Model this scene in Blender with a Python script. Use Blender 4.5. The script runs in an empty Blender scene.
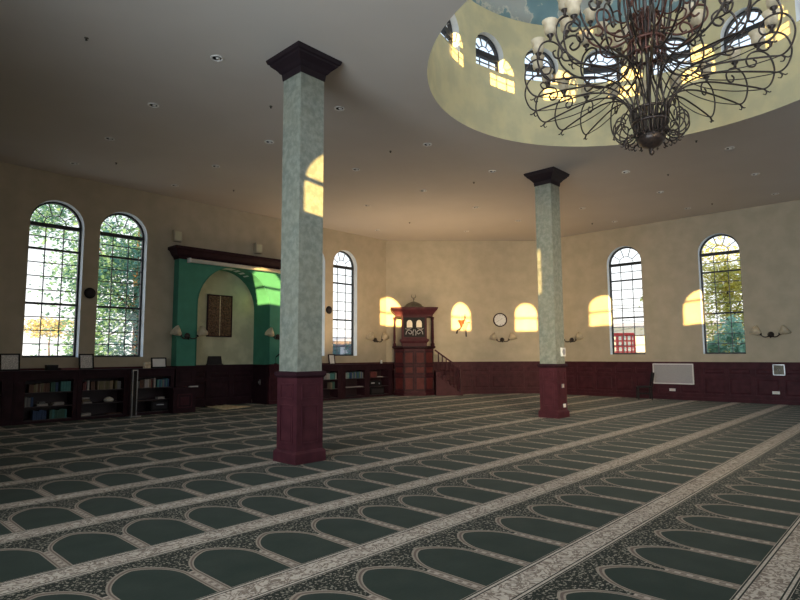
import bpy, bmesh, math, random
from mathutils import Vector, Matrix
from mathutils.geometry import tessellate_polygon
R = math.radians
PI = math.pi
q = math.sqrt(.5)
rnd = random.Random(7)
COL = bpy.context.scene.collection

# ------------------------------------------------------------------ materials
class S:
    """tiny expression wrapper around math nodes"""
    def __init__(s, nt, out): s.nt, s.o = nt, out
    def _m(s, op, b=None, c=None):
        n = s.nt.nodes.new('ShaderNodeMath'); n.operation = op
        s.nt.links.new(s.o, n.inputs[0])
        for i, v in ((1, b), (2, c)):
            if v is None: continue
            if isinstance(v, S): s.nt.links.new(v.o, n.inputs[i])
            else: n.inputs[i].default_value = v
        return S(s.nt, n.outputs[0])
    def __add__(s, b): return s._m('ADD', b)
    def __sub__(s, b): return s._m('SUBTRACT', b)
    def __mul__(s, b): return s._m('MULTIPLY', b)
    def __truediv__(s, b): return s._m('DIVIDE', b)
    def fract(s): return s._m('FRACT')
    def abs(s): return s._m('ABSOLUTE')
    def pw(s, b): return s._m('POWER', b)
    def lt(s, b): return s._m('LESS_THAN', b)
    def gt(s, b): return s._m('GREATER_THAN', b)
    def mx(s, b): return s._m('MAXIMUM', b)
    def mn(s, b): return s._m('MINIMUM', b)
    def inv(s): return s._m('MULTIPLY_ADD', -1.0, 1.0)

def new_mat(name):
    m = bpy.data.materials.new(name); m.use_nodes = True
    nt = m.node_tree
    return m, nt, nt.nodes['Principled BSDF']

def mix(nt, fac, a, b):
    n = nt.nodes.new('ShaderNodeMix'); n.data_type = 'RGBA'
    for sock, v in ((n.inputs[0], fac), (n.inputs[6], a), (n.inputs[7], b)):
        if isinstance(v, S): nt.links.new(v.o, sock)
        elif hasattr(v, 'is_output'): nt.links.new(v, sock)
        elif isinstance(v, (tuple, list)): sock.default_value = (*v[:3], 1)
        else: sock.default_value = v
    return n.outputs[2]

def noise(nt, scale, detail=3, coord='Object', rough=.5):
    tc = nt.nodes.new('ShaderNodeTexCoord'); n = nt.nodes.new('ShaderNodeTexNoise')
    n.inputs['Scale'].default_value = scale; n.inputs['Detail'].default_value = detail
    n.inputs['Roughness'].default_value = rough
    nt.links.new(tc.outputs[coord], n.inputs['Vector'])
    return S(nt, n.outputs[0])

def ramp(s, lo, hi):
    n = s.nt.nodes.new('ShaderNodeMapRange'); s.nt.links.new(s.o, n.inputs[0])
    n.inputs[1].default_value = lo; n.inputs[2].default_value = hi
    return S(s.nt, n.outputs[0])

def pm(name, c, rough=.6, metal=0, spec=.5, c2=None, scale=6, detail=4, lo=.35, hi=.65, bump=0, trans=0):
    m, nt, b = new_mat(name)
    b.inputs['Roughness'].default_value = rough; b.inputs['Metallic'].default_value = metal
    b.inputs['Specular IOR Level'].default_value = spec
    n = noise(nt, scale, detail)
    cc = c2 or tuple(x*.82 for x in c)
    nt.links.new(mix(nt, ramp(n, lo, hi), cc, c), b.inputs['Base Color'])
    if bump:
        bp = nt.nodes.new('ShaderNodeBump'); bp.inputs['Strength'].default_value = bump
        bp.inputs['Distance'].default_value = .02
        nt.links.new(n.o, bp.inputs['Height']); nt.links.new(bp.outputs[0], b.inputs['Normal'])
    if trans:
        b.inputs['Transmission Weight'].default_value = 0
        t = nt.nodes.new('ShaderNodeBsdfTranslucent'); t.inputs[0].default_value = (*c, 1)
        ms = nt.nodes.new('ShaderNodeMixShader'); ms.inputs[0].default_value = trans
        nt.links.new(b.outputs[0], ms.inputs[1]); nt.links.new(t.outputs[0], ms.inputs[2])
        nt.links.new(ms.outputs[0], nt.nodes['Material Output'].inputs[0])
    return m

M = {}
M['wall'] = pm('wall paint', (.50, .44, .335), .75, spec=.25, c2=(.43, .38, .285), scale=2.2, detail=6)
M['ceiling'] = pm('ceiling paint', (.58, .545, .51), .9, spec=.1, c2=(.56, .525, .49), scale=1.0)
M['drum'] = pm('drum paint', (.58, .53, .33), .7, spec=.25, c2=(.48, .455, .30), scale=2.0, detail=8, lo=.4, hi=.6)
M['wood'] = pm('cherry wood', (.068, .019, .026), .55, spec=.16, c2=(.046, .012, .018), scale=5, detail=5)
M['woodlight'] = pm('reddish wood', (.115, .028, .028), .55, spec=.14, c2=(.09, .022, .022), scale=5)
M['capital'] = pm('near black stained wood', (.017, .010, .014), .5, spec=.3, c2=(.012, .007, .011), scale=5)
M['darkwood'] = pm('dark stained wood', (.032, .012, .018), .55, spec=.15, c2=(.022, .008, .012), scale=5, detail=5)
M['shelfwood'] = pm('dark shelf wood', (.030, .014, .017), .5, c2=(.022, .010, .013), scale=5)  # even dark tone for shelves and back panels
M['green'] = pm('mihrab green paint', (.058, .26, .185), .6, spec=.3, c2=(.05, .22, .155), scale=3, detail=6)
M['niche'] = pm('niche wall paint', (.62, .60, .43), .7, spec=.2, c2=(.50, .49, .34), scale=2.5, detail=8, lo=.4, hi=.6)
M['iron'] = pm('wrought iron', (.022, .020, .021), .35, metal=.4, c2=(.05, .036, .032), scale=30)
M['bronze'] = pm('antique bronze', (.13, .055, .04), .4, metal=.5, c2=(.07, .03, .025), scale=30)
M['black'] = pm('black plastic', (.012, .012, .014), .6, spec=.2, c2=(.009, .009, .01))
M['frameblack'] = pm('window frame paint', (.018, .02, .024), .5, c2=(.014, .016, .02))
M['muntin'] = pm('window muntin', (.10, .11, .12), .5, c2=(.08, .09, .10))
M['steel'] = pm('brushed steel', (.55, .56, .58), .3, metal=.9, c2=(.45, .46, .48), scale=20)
M['white'] = pm('white paint', (.78, .78, .76), .5, c2=(.72, .72, .70))
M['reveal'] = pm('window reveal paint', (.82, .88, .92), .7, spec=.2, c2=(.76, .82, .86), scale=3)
M['cream'] = pm('cream plastic', (.75, .70, .58), .5, c2=(.68, .63, .52))
M['shade'] = pm('alabaster glass', (.80, .74, .60), .4, c2=(.62, .55, .42), scale=12, trans=.45)
M['paper'] = pm('paper', (.85, .83, .78), .8, c2=(.50, .48, .46), scale=60, detail=2, lo=.5, hi=.56)
M['tan'] = pm('tan rug', (.92, .78, .56), .95, spec=.1, c2=(.50, .39, .26), scale=14)
M['panelgrey'] = pm('grey panel', (.40, .39, .40), .6, c2=(.32, .31, .33), scale=40)
M['sunlitcup'] = pm('sunlit red wood', (.42, .07, .02), .4, c2=(.30, .05, .02))  # sunlight on red wood is put into this cup colour
M['board'] = pm('charcoal board', (.03, .026, .03), .6, spec=.2, c2=(.022, .02, .022))
M['carved'] = pm('carved walnut', (.17, .085, .04), .55, c2=(.05, .024, .012), scale=22, detail=5, lo=.42, hi=.56, bump=.6)
M['bark'] = pm('bark', (.06, .045, .035), .9, c2=(.04, .03, .025))
M['lamp'] = pm('downlight reflector', (.85, .83, .80), .3, c2=(.6, .6, .58), scale=50)
M['verd'] = pm('weathered metal', (.16, .15, .12), .5, metal=.4, c2=(.10, .09, .07))
BOOKC = {'teal': (.05, .20, .20), 'tan': (.22, .17, .11), 'blue': (.03, .07, .17), 'maroon': (.13, .03, .03),
         'olive': (.16, .14, .07), 'white': (.40, .37, .35), 'green': (.04, .12, .09), 'brown': (.12, .06, .04), 'grey': (.18, .18, .18)}
for k, c in BOOKC.items(): M['bk_'+k] = pm('book cloth '+k, c, .65, c2=tuple(x*.75 for x in c), scale=30)

def leaf_mat(name, c, c2, tr=.5):
    return pm(name, c, .55, spec=.3, c2=c2, scale=1.3, detail=3, lo=.4, hi=.6, trans=tr)
M['leaf'] = leaf_mat('leaves green', (.18, .36, .30), (.085, .21, .165))
M['leafy'] = leaf_mat('leaves turning yellow', (.66, .58, .14), (.30, .44, .28))
M['leafm'] = leaf_mat('leaves muted autumn', (.58, .52, .30), (.44, .46, .30))
M['leafp'] = leaf_mat('leaves pale', (.36, .58, .47), (.20, .36, .28))
M['leafd'] = leaf_mat('leaves dark', (.10, .20, .18), (.06, .14, .12))

def glass_mat():
    m, nt, b = new_mat('window glass')
    t = nt.nodes.new('ShaderNodeBsdfTransparent'); t.inputs[0].default_value = (.96, .98, .98, 1)
    g = nt.nodes.new('ShaderNodeBsdfGlossy'); g.inputs[1].default_value = .03
    ms = nt.nodes.new('ShaderNodeMixShader')
    ms.inputs[0].default_value = .05; nt.links.new(t.outputs[0], ms.inputs[1]); nt.links.new(g.outputs[0], ms.inputs[2])
    nt.links.new(ms.outputs[0], nt.nodes['Material Output'].inputs[0])
    return m
M['glass'] = glass_mat()

def column_mat():
    m, nt, b = new_mat('sage damask plaster')
    n1 = noise(nt, 9, 6, rough=.65); n2 = noise(nt, 2.0, 3)
    f = ramp(n1, .42, .6)
    c = mix(nt, f, (.17, .195, .17), (.27, .295, .255))
    c = mix(nt, ramp(n2, .35, .7) * .35, c, (.30, .29, .21))
    nt.links.new(c, b.inputs['Base Color']); b.inputs['Roughness'].default_value = .5
    return m
M['column'] = column_mat()

def mural_mat():
    m, nt, b = new_mat('painted sky mural')
    n = noise(nt, .8, 8, rough=.6); n2 = noise(nt, 1.6, 6)
    f = ramp(n + n2 * .25, .61, .66)
    c = mix(nt, ramp(n2, .3, .7), (.14, .26, .31), (.22, .35, .39))
    edge = ramp((n + n2*.25 - .62).abs(), .0, .03).inv()
    c = mix(nt, f, c, (.36, .40, .40)); c = mix(nt, edge * .7, c, (.70, .66, .56))
    nt.links.new(c, b.inputs['Base Color']); b.inputs['Roughness'].default_value = .8
    return m
M['mural'] = mural_mat()

def carpet_mat():
    m, nt, b = new_mat('patterned prayer carpet')
    tc = nt.nodes.new('ShaderNodeTexCoord'); sp = nt.nodes.new('ShaderNodeSeparateXYZ')
    nt.links.new(tc.outputs['Object'], sp.inputs[0])
    U_, V_ = S(nt, sp.outputs[0]), S(nt, sp.outputs[1])
    PU, PV = .604, 1.295
    cu = ((U_ - 2.75 + PU*20) / PU).fract() * PU          # 0..PU, divider at 0
    a = (cu - PU/2).abs()                                 # distance from the cell's axis
    bb = ((V_ - 1.085 + PV*20) / PV).fract() * PV         # 0 = lower end of the field
    SW = .285                                             # stripe width
    bs, hw = .46, PU/2 - .052
    def arch(hw_, ba):
        e = ((bb - bs) / (ba - bs)).mx(0).mn(1)
        w = (e.pw(1.9).inv()).pw(.68) * hw_
        return (a.lt(w)) * bb.lt(ba)
    inner = arch(hw, .82)
    outer = arch(hw + .034, .885)
    outer2 = arch(hw + .010, .838)
    outer3 = arch(hw + .022, .862)
    stripe = bb.gt(PV - SW)
    lowdiv = bb.lt(bs + .03)
    # speckle of flowers in spandrels
    vor = nt.nodes.new('ShaderNodeTexVoronoi'); vor.inputs['Scale'].default_value = 34
    nt.links.new(tc.outputs['Object'], vor.inputs['Vector'])
    spk = S(nt, vor.outputs['Distance']).lt(.36)
    n30 = noise(nt, 48, 2)
    spk = (spk * n30.gt(.47)).mx(n30.gt(.6) * .8)
    # stripe arabesque
    w1 = nt.nodes.new('ShaderNodeTexNoise'); w1.inputs['Scale'].default_value = 9; w1.inputs['Detail'].default_value = 3; w1.inputs['Distortion'].default_value = 2.2
    nt.links.new(tc.outputs['Object'], w1.inputs['Vector'])
    ara = ramp((S(nt, w1.outputs[0]) - .5).abs(), .03, .07)
    sb = bb - (PV - SW)
    sline = (sb - SW/2).abs()
    edge = sline.gt(SW/2 - .016) * sline.lt(SW/2 - .004)
    edge2 = sline.gt(SW/2 - .047) * sline.lt(SW/2 - .036)
    band = sline.gt(SW/2 - .036)
    # divider weave
    chk = ((bb / .085).fract().gt(.5) * 1.0 - ((cu - PU/2).abs() / .044).fract().gt(.5) * 1.0).abs()
    dk_green = (.021, .033, .026); field2 = (.032, .043, .035)
    n_f = noise(nt, 3.0, 4)
    field = mix(nt, ramp(n_f, .35, .7), dk_green, field2)
    beige = (.42, .35, .29); brown = (.15, .11, .09); dark = (.016, .019, .015)
    spandrel = mix(nt, spk, dark, (.29, .26, .21))
    div = mix(nt, chk * .8, beige, brown)
    sbeige = (.52, .45, .38)
    stc = mix(nt, ara, (.21, .165, .135), sbeige)
    stc = mix(nt, band * .7, stc, sbeige)
    stc = mix(nt, edge2.mx(edge), stc, dark)
    c = mix(nt, lowdiv, spandrel, div)
    border = (.30, .25, .20)
    c = mix(nt, outer, c, border)
    c = mix(nt, outer3, c, brown); c = mix(nt, outer2, c, border)
    c = mix(nt, inner, c, field)
    c = mix(nt, stripe, c, stc)
    hue = noise(nt, 40, 2)
    c = mix(nt, ramp(hue, .3, .7) * .25, c, (.02, .02, .018))
    nt.links.new(c, b.inputs['Base Color'])
    b.inputs['Roughness'].default_value = .85; b.inputs['Specular IOR Level'].default_value = .12
    b.inputs['Sheen Weight'].default_value = .07; b.inputs['Sheen Roughness'].default_value = .3
    b.inputs['Sheen Tint'].default_value = (.9, .95, .9, 1)
    return m
M['carpet'] = carpet_mat()

# ------------------------------------------------------------------ mesh building
class MB:
    def __init__(s): s.v, s.f, s.sm = [], [], []
    def add(s, vs, fs, smooth=False):
        o = len(s.v); s.v += [tuple(x) for x in vs]
        for f in fs: s.f.append(tuple(i+o for i in f)); s.sm.append(smooth)
        return s
    def box(s, x0, y0, z0, x1, y1, z1):
        if x0 > x1: x0, x1 = x1, x0
        if y0 > y1: y0, y1 = y1, y0
        if z0 > z1: z0, z1 = z1, z0
        return s.add([(x0,y0,z0),(x1,y0,z0),(x1,y1,z0),(x0,y1,z0),(x0,y0,z1),(x1,y0,z1),(x1,y1,z1),(x0,y1,z1)],
              [(0,3,2,1),(4,5,6,7),(0,1,5,4),(1,2,6,5),(2,3,7,6),(3,0,4,7)])
    def bar(s, p, r, w, h=None):
        """rectangular bar from p to r"""
        p, r = Vector(p), Vector(r); d = (r-p).normalized(); h = h or w
        up = Vector((0,0,1)) if abs(d.z) < .95 else Vector((0,1,0))
        a = d.cross(up).normalized()*w/2; b = a.cross(d).normalized()*h/2
        vs = [p-a-b, p+a-b, p+a+b, p-a+b, r-a-b, r+a-b, r+a+b, r-a+b]
        return s.add(vs, [(0,3,2,1),(4,5,6,7),(0,1,5,4),(1,2,6,5),(2,3,7,6),(3,0,4,7)])
    def tube(s, pts, r, seg=6, closed=False):
        pts = [Vector(p) for p in pts]; n = len(pts); rs = r if isinstance(r, (list, tuple)) else [r]*n
        vs, fs = [], []; prev = None
        for i, p in enumerate(pts):
            if closed: t = pts[(i+1) % n] - pts[i-1]
            else: t = pts[min(i+1, n-1)] - pts[max(i-1, 0)]
            t.normalize()
            if prev is None:
                up = Vector((0,0,1)) if abs(t.z) < .9 else Vector((1,0,0)); a = t.cross(up).normalized()
            else: a = (prev - t*prev.dot(t)).normalized()
            prev = a; b = t.cross(a)
            for k in range(seg):
                th = 2*PI*k/seg; vs.append(p + (a*math.cos(th)+b*math.sin(th))*rs[i])
        for i in range(n if closed else n-1):
            for k in range(seg):
                j = (i+1) % n; fs.append((i*seg+k, i*seg+(k+1)%seg, j*seg+(k+1)%seg, j*seg+k))
        if not closed: fs += [tuple(range(seg))[::-1], tuple((n-1)*seg+k for k in range(seg))]
        return s.add(vs, fs, True)
    def lathe(s, prof, seg=16, c=(0,0,0), mat=None, smooth=True):
        vs, fs = [], []
        for r, z in prof:
            for k in range(seg):
                th = 2*PI*k/seg; p = Vector((r*math.cos(th), r*math.sin(th), z))
                vs.append((mat @ p if mat else p) + Vector(c))
        for i in range(len(prof)-1):
            for k in range(seg): fs.append((i*seg+k, i*seg+(k+1)%seg, (i+1)*seg+(k+1)%seg, (i+1)*seg+k))
        if prof[0][0] > 1e-4: fs.append(tuple(range(seg))[::-1])
        if prof[-1][0] > 1e-4: fs.append(tuple((len(prof)-1)*seg+k for k in range(seg)))
        return s.add(vs, fs, smooth)
    def shell(s, prof, seg=16, c=(0,0,0), mat=None):
        """open lathe without end caps"""
        n0 = len(s.f); s.lathe(prof, seg, c, mat)
        k = (1 if prof[0][0] > 1e-4 else 0) + (1 if prof[-1][0] > 1e-4 else 0)
        if k: del s.f[-k:]; del s.sm[-k:]
        return s
    def prism(s, poly, z0, z1):
        n = len(poly)
        return s.add([(x,y,z0) for x,y in poly]+[(x,y,z1) for x,y in poly],
            [tuple(range(n))[::-1], tuple(range(n,2*n))]+[(i,(i+1)%n,n+(i+1)%n,n+i) for i in range(n)])
    def loft(s, rings):
        """list of equal-length rings, capped"""
        n = len(rings[0]); vs = [p for r in rings for p in r]; fs = []
        for i in range(len(rings)-1):
            for k in range(n): fs.append((i*n+k, i*n+(k+1)%n, (i+1)*n+(k+1)%n, (i+1)*n+k))
        fs += [tuple(range(n))[::-1], tuple((len(rings)-1)*n+k for k in range(n))]
        return s.add(vs, fs)
    def sq(s, prof, c=(0,0)):
        """square lathe: prof of (half size, z)"""
        return s.loft([[(c[0]-h,c[1]-h,z),(c[0]+h,c[1]-h,z),(c[0]+h,c[1]+h,z),(c[0]-h,c[1]+h,z)] for h,z in prof])
    def build(s, name, mat, parent=None, loc=(0,0,0), rz=0, recalc=True):
        me = bpy.data.meshes.new(name); me.from_pydata([tuple(v) for v in s.v], [], s.f)
        me.polygons.foreach_set('use_smooth', s.sm)
        if recalc:
            bm = bmesh.new(); bm.from_mesh(me); bmesh.ops.recalc_face_normals(bm, faces=bm.faces); bm.to_mesh(me); bm.free()
        me.materials.append(M[mat] if isinstance(mat, str) else mat); me.update()
        o = bpy.data.objects.new(name, me); COL.objects.link(o)
        o.location = loc; o.rotation_euler = (0,0,rz)
        if parent: o.parent = parent
        return o

def tag(o, label=None, cat=None, group=None, kind=None):
    for k, v in (('label',label),('category',cat),('group',group),('kind',kind)):
        if v: o[k] = v
    return o
def thing(name, label, cat, loc=(0,0,0), rz=0, group=None):
    o = bpy.data.objects.new(name, None); COL.objects.link(o); o.location = loc; o.rotation_euler = (0,0,rz)
    o.empty_display_size = .1
    return tag(o, label, cat, group)
def struct(o, label=None): return tag(o, label, None, None, 'structure')

def copy_tree(o, parent=None):
    c = o.copy(); COL.objects.link(c)
    if parent: c.parent = parent
    for ch in list(o.children): copy_tree(ch, c)
    return c

def catmull(P, n=8):
    P = [Vector(p) for p in P]; out = []
    for i in range(len(P)-1):
        p0, p1, p2, p3 = P[max(i-1,0)], P[i], P[i+1], P[min(i+2,len(P)-1)]
        for k in range(n):
            t = k/n
            out.append(.5*((2*p1)+(-p0+p2)*t+(2*p0-5*p1+4*p2-p3)*t*t+(-p0+3*p1-3*p2+p3)*t**3))
    out.append(P[-1]); return out

# ------------------------------------------------------------------ the room's frame
# X runs along the mihrab wall, Y towards it; metres
VL, UR, HC = 16.53, 21.39, 6.416
FR = {  # wall frame: origin, rotation about Z; local x along the wall (left to right seen from inside), -y into the room
 'left':  ((0, VL, 0), 0), 'far': ((16.67, 16.67, 0), R(-45)), 'right': ((UR, 0, 0), R(-90)),
 'side':  ((-7.225, 7.225, 0), R(45)), 'near': ((-2.5, 0, 0), R(90)), 'corner': ((-4.06, -4.06, 0), R(135)),
 'rear':  ((0, -10.2, 0), R(180)), 'end': ((13.505, -13.505, 0), R(-135))}
def at(fr, x, d, z=0):
    (ox, oy, oz), a = FR[fr]; y = -d
    return (ox + x*math.cos(a) - y*math.sin(a), oy + x*math.sin(a) + y*math.cos(a), oz + z)
def rzof(fr): return FR[fr][1]

POLY = [(2.08,-10.2),(16.81,-10.2),(21.39,-5.62),(21.39,11.95),(16.81,16.53),(2.08,16.53),(-2.5,11.95),(-2.5,-5.62)]
CX, CY, RD = 9.50, 3.17, 3.70          # rotunda
DT = 9.35                              # top of the rotunda wall

def op(c, w, sill, top): return dict(c=c, w=w, sill=sill, spring=top-w/2, top=top)

def wall_mesh(a0, a1, z0, z1, ops, t, fmap, da=None, rev=None):
    """wall with arched openings, returns (wall MB, reveal MB). fmap(a, y, z): y=0 inner face, y=t outer"""
    w, rv = MB(), MB(); rv = w if rev is None else rv
    def rect(b0, b1, lo, hi):
        n = max(1, int(math.ceil((b1-b0)/da))) if da else 1
        for i in range(n):
            p, r = b0+(b1-b0)*i/n, b0+(b1-b0)*(i+1)/n
            w.add([fmap(p,0,lo),fmap(r,0,lo),fmap(r,0,hi),fmap(p,0,hi)], [(0,1,2,3)])
            w.add([fmap(p,t,lo),fmap(r,t,lo),fmap(r,t,hi),fmap(p,t,hi)], [(3,2,1,0)])
    cur = a0
    for o in sorted(ops, key=lambda o: o['c']):
        l, r = o['c']-o['w']/2, o['c']+o['w']/2
        if l > cur: rect(cur, l, z0, z1)
        if o['sill'] > z0+.001: rect(l, r, z0, o['sill'])
        N = 20; arc = []
        for i in range(N+1):
            th = PI - PI*i/N; arc.append((o['c']+math.cos(th)*o['w']/2, o['spring']+math.sin(th)*o['w']/2))
        for i in range(N):
            (x0,h0),(x1,h1) = arc[i], arc[i+1]
            w.add([fmap(x0,0,h0),fmap(x1,0,h1),fmap(x1,0,z1),fmap(x0,0,z1)], [(0,1,2,3)])
            w.add([fmap(x0,t,h0),fmap(x1,t,h1),fmap(x1,t,z1),fmap(x0,t,z1)], [(3,2,1,0)])
            rv.add([fmap(x0,0,h0),fmap(x1,0,h1),fmap(x1,t,h1),fmap(x0,t,h0)], [(3,2,1,0)])
        s0 = max(o['sill'], z0)
        rv.add([fmap(l,0,s0),fmap(l,0,o['spring']),fmap(l,t,o['spring']),fmap(l,t,s0)], [(0,1,2,3)])
        rv.add([fmap(r,0,s0),fmap(r,0,o['spring']),fmap(r,t,o['spring']),fmap(r,t,s0)], [(3,2,1,0)])
        if o['sill'] > z0+.001: rv.add([fmap(l,0,s0),fmap(r,0,s0),fmap(r,t,s0),fmap(l,t,s0)], [(3,2,1,0)])
        cur = r
    rect(cur, a1, z0, z1)
    return w, rv

flat = lambda a, y, z: (a, y, z)
WT, WSILL, WTOP = .30, 1.59, 5.70
LW = [op(4.545, 1.27, WSILL, WTOP), op(6.225, 1.29, WSILL, WTOP), op(9.6, 2.56, -1, 4.44), op(12.90, 1.27, WSILL, WTOP), op(14.55, 1.24, WSILL, WTOP)]
RW = [op(-8.37, 1.30, WSILL, WTOP), op(-5.13, 1.28, WSILL, WTOP), op(-1.24, 1.28, WSILL, WTOP), op(2.03, 1.28, WSILL, WTOP)]
ST = 5.72
NW = [op(-.72, 1.72, 4.48, ST+.04), op(-4.76, 1.22, 4.48, ST), op(4.46, 1.33, 4.48, ST)]  # sills raised and positions set to shape the sun patches
CW = [op(-4.27, 1.02, 4.48, ST), op(-2.90, .15, 4.48, 5.75), op(-6.92, .94, 4.48, ST)]  # the narrow slit is added only to light the farther column
BW = [op(-3.25, 1.36, 4.20, ST-.28)]
WALLS = [('left','left',2.08,16.81,LW,WT), ('far','far',.198,6.68,[],.2), ('right','right',-11.95,5.62,RW,WT),
         ('left_end','side',6.68,13.16,[],.06), ('near','near',-5.62,11.95,NW,.06), ('near_corner','corner',-8.68,-2.2,CW,.06),
         ('rear','rear',-16.81,-2.08,BW,.06), ('rear_corner','end',-11.15,-4.67,[],.06)]
for nm, fr, a0, a1, ops, t in WALLS:
    w, rv = wall_mesh(a0, a1, 0, HC, ops, t, flat, rev=True)
    o = struct(w.build('wall_'+nm, 'wall', None, FR[fr][0], FR[fr][1], recalc=False))
    if ops:
        struct(rv.build('trim_reveal', 'reveal', o, recalc=False))

# floor and ceiling
fl = MB().add([(x,y,0) for x,y in POLY], [tuple(range(8))])
fl.add([(8.32,VL,0),(10.88,VL,0),(10.88,17.2,0),(8.32,17.2,0)], [(0,1,2,3)])
struct(fl.build('floor', 'carpet', recalc=False), 'dark green prayer carpet with rows of arched niches and beige stripes')
NS = 96
circ = [(CX+RD*math.cos(2*PI*i/NS), CY+RD*math.sin(2*PI*i/NS)) for i in range(NS)]
allp = [Vector((x,y,0)) for x,y in POLY], [Vector((x,y,0)) for x,y in circ][::-1]
tri = tessellate_polygon(allp); pts = [(p.x,p.y,HC) for l in allp for p in l]
ce = MB().add(pts, [tuple(t) for t in tri])
co = ce.build('ceiling', 'ceiling')
struct(co, 'flat ceiling with a round opening')

# rotunda wall with its sixteen arched windows, painted dome
DW = []
for k in range(16): DW.append(op(RD*R(11.25+22.5*k), .86, 7.95, 8.80))
fm = lambda a, y, z: (CX+(RD+y)*math.cos(a/RD), CY+(RD+y)*math.sin(a/RD), z)
w, rv = wall_mesh(0, 2*PI*RD, HC, DT, DW, .28, fm, da=.25, rev=True)
for b in (w, rv):  # walls run counter-clockwise here: flip
    b.f = [f[::-1] for f in b.f]
o = struct(w.build('wall_rotunda', 'drum', recalc=False), 'round pale olive wall of the ceiling rotunda')
for p in o.data.polygons: p.use_smooth = False
struct(rv.build('trim_reveal', 'reveal', o, recalc=False))
dm = MB(); rings = []
prof = [(RD+.28, DT)] + [(RD*math.cos(R(a)), DT+1.6*math.sin(R(a))) for a in range(0, 90, 9)] + [(0.01, DT+1.6)]
dm.shell(prof, 64, (CX,CY,0))
struct(dm.build('ceiling_dome', 'mural'), 'shallow dome painted with blue sky and pale clouds')

# ------------------------------------------------------------------ windows
wn = [0]
def window(loc, rz, o, label, style='tall', y=None, t=.3):
    """frame, bars, muntins and pane of one arched window, local x about its centre"""
    wn[0] += 1
    root = bpy.data.objects.new('window_%d' % wn[0], None); COL.objects.link(root)
    root.location = loc; root.rotation_euler = (0,0,rz); struct(root, label)
    w, sill, spring, top = o['w'], o['sill'], o['spring'], o['top']
    r = w/2; y = t-.09 if y is None else y; fw = .05 if style != 'drum' else .04
    f = MB(); N = 20
    def ring(rad): return [(-rad, sill)] + [(rad*math.cos(PI-PI*i/N), spring+rad*math.sin(PI-PI*i/N)) for i in range(N+1)] + [(rad, sill)]
    A, B = ring(r), ring(r-fw)
    for i in range(len(A)-1):
        (x0,z0),(x1,z1),(u0,s0),(u1,s1) = A[i],A[i+1],B[i],B[i+1]
        f.loft([[(x0,y,z0),(x0,y+.08,z0),(u0,y+.08,s0),(u0,y,s0)], [(x1,y,z1),(x1,y+.08,z1),(u1,y+.08,s1),(u1,y,s1)]])
    f.box(-r,y,sill,r,y+.08,sill+.05)
    f.build('window_frame', 'frameblack', root)
    bars = {'tall': ((spring-.02,.10),(4.41,.05),(2.98,.055)), 'high': ((5.06,.07),), 'slit': ((5.15,.06),), 'drum': ((spring-.02,.13),)}[style]
    for z, h in bars: MB().box(-r+.01,y-.01,z-h/2,r-.01,y+.09,z+h/2).build('window_bar', 'frameblack', root)
    mu = MB(); mw = .024 if style == 'tall' else .024
    if style == 'tall':
        for x in (-w/6, w/6): mu.box(x-mw/2,y+.02,sill,x+mw/2,y+.04,spring)
        zs = [sill+(2.98-sill)*k/4 for k in range(1,4)]+[2.98+(4.41-2.98)*k/4 for k in range(1,4)]+[4.41+(spring-4.41)/2]
        for z in zs: mu.box(-r,y+.02,z-mw/2,r,y+.04,z+mw/2)
    if style == 'drum':
        for x in (-w/6, w/6): mu.box(x-mw/2,y+.02,sill,x+mw/2,y+.04,spring)
        mu.box(-r,y+.02,(sill+spring)/2-mw/2,r,y+.04,(sill+spring)/2+mw/2)
    if style in ('tall','drum'):
        for a in (36,72,108,144):
            mu.bar((.42*r*math.cos(R(a)),y+.03,spring+.42*r*math.sin(R(a))),(r*math.cos(R(a)),y+.03,spring+r*math.sin(R(a))),mw,.02)
        mu.tube([(.42*r*math.cos(R(k*15)),y+.03,spring+.42*r*math.sin(R(k*15))) for k in range(13)], mw/2, 4)
    if mu.f: mu.build('muntin', 'muntin', root)
    g = MB().add([(x,y+.05,z) for x,z in ring(r-.02)], [tuple(range(len(A)))])
    g.build('window_pane', 'glass', root, recalc=False)
    return root
LN = ['tall arched window at the far left of the mihrab wall','tall arched window beside the mihrab, green tree outside', None,
      'tall arched window mostly hidden behind the near column','tall arched window right of the near column']
for o, l in zip(LW, LN):
    if l: window(at('left', o['c'], 0), rzof('left'), o, l)
for o, l in zip(RW, ['tall arched window in the right wall, red lattice outside','tall arched window at the far right, yellowing tree outside','tall arched window beyond the right edge','second tall arched window beyond the right edge']):
    window(at('right', o['c'], 0), rzof('right'), o, l)
for fr, lst in (('near',NW),('corner',CW),('rear',BW)):
    for o in lst: window(at(fr, o['c'], 0), rzof(fr), o, 'arched window behind the viewer, cut and placed to cast a sun patch', 'slit' if o['w'] < .3 else 'high', y=0., t=.06)
for k, o in enumerate(DW):
    a = o['c']/RD
    window((CX+RD*math.cos(a), CY+RD*math.sin(a), 0), a-PI/2, o, 'small arched window of the rotunda', 'drum', y=.13)

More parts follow.
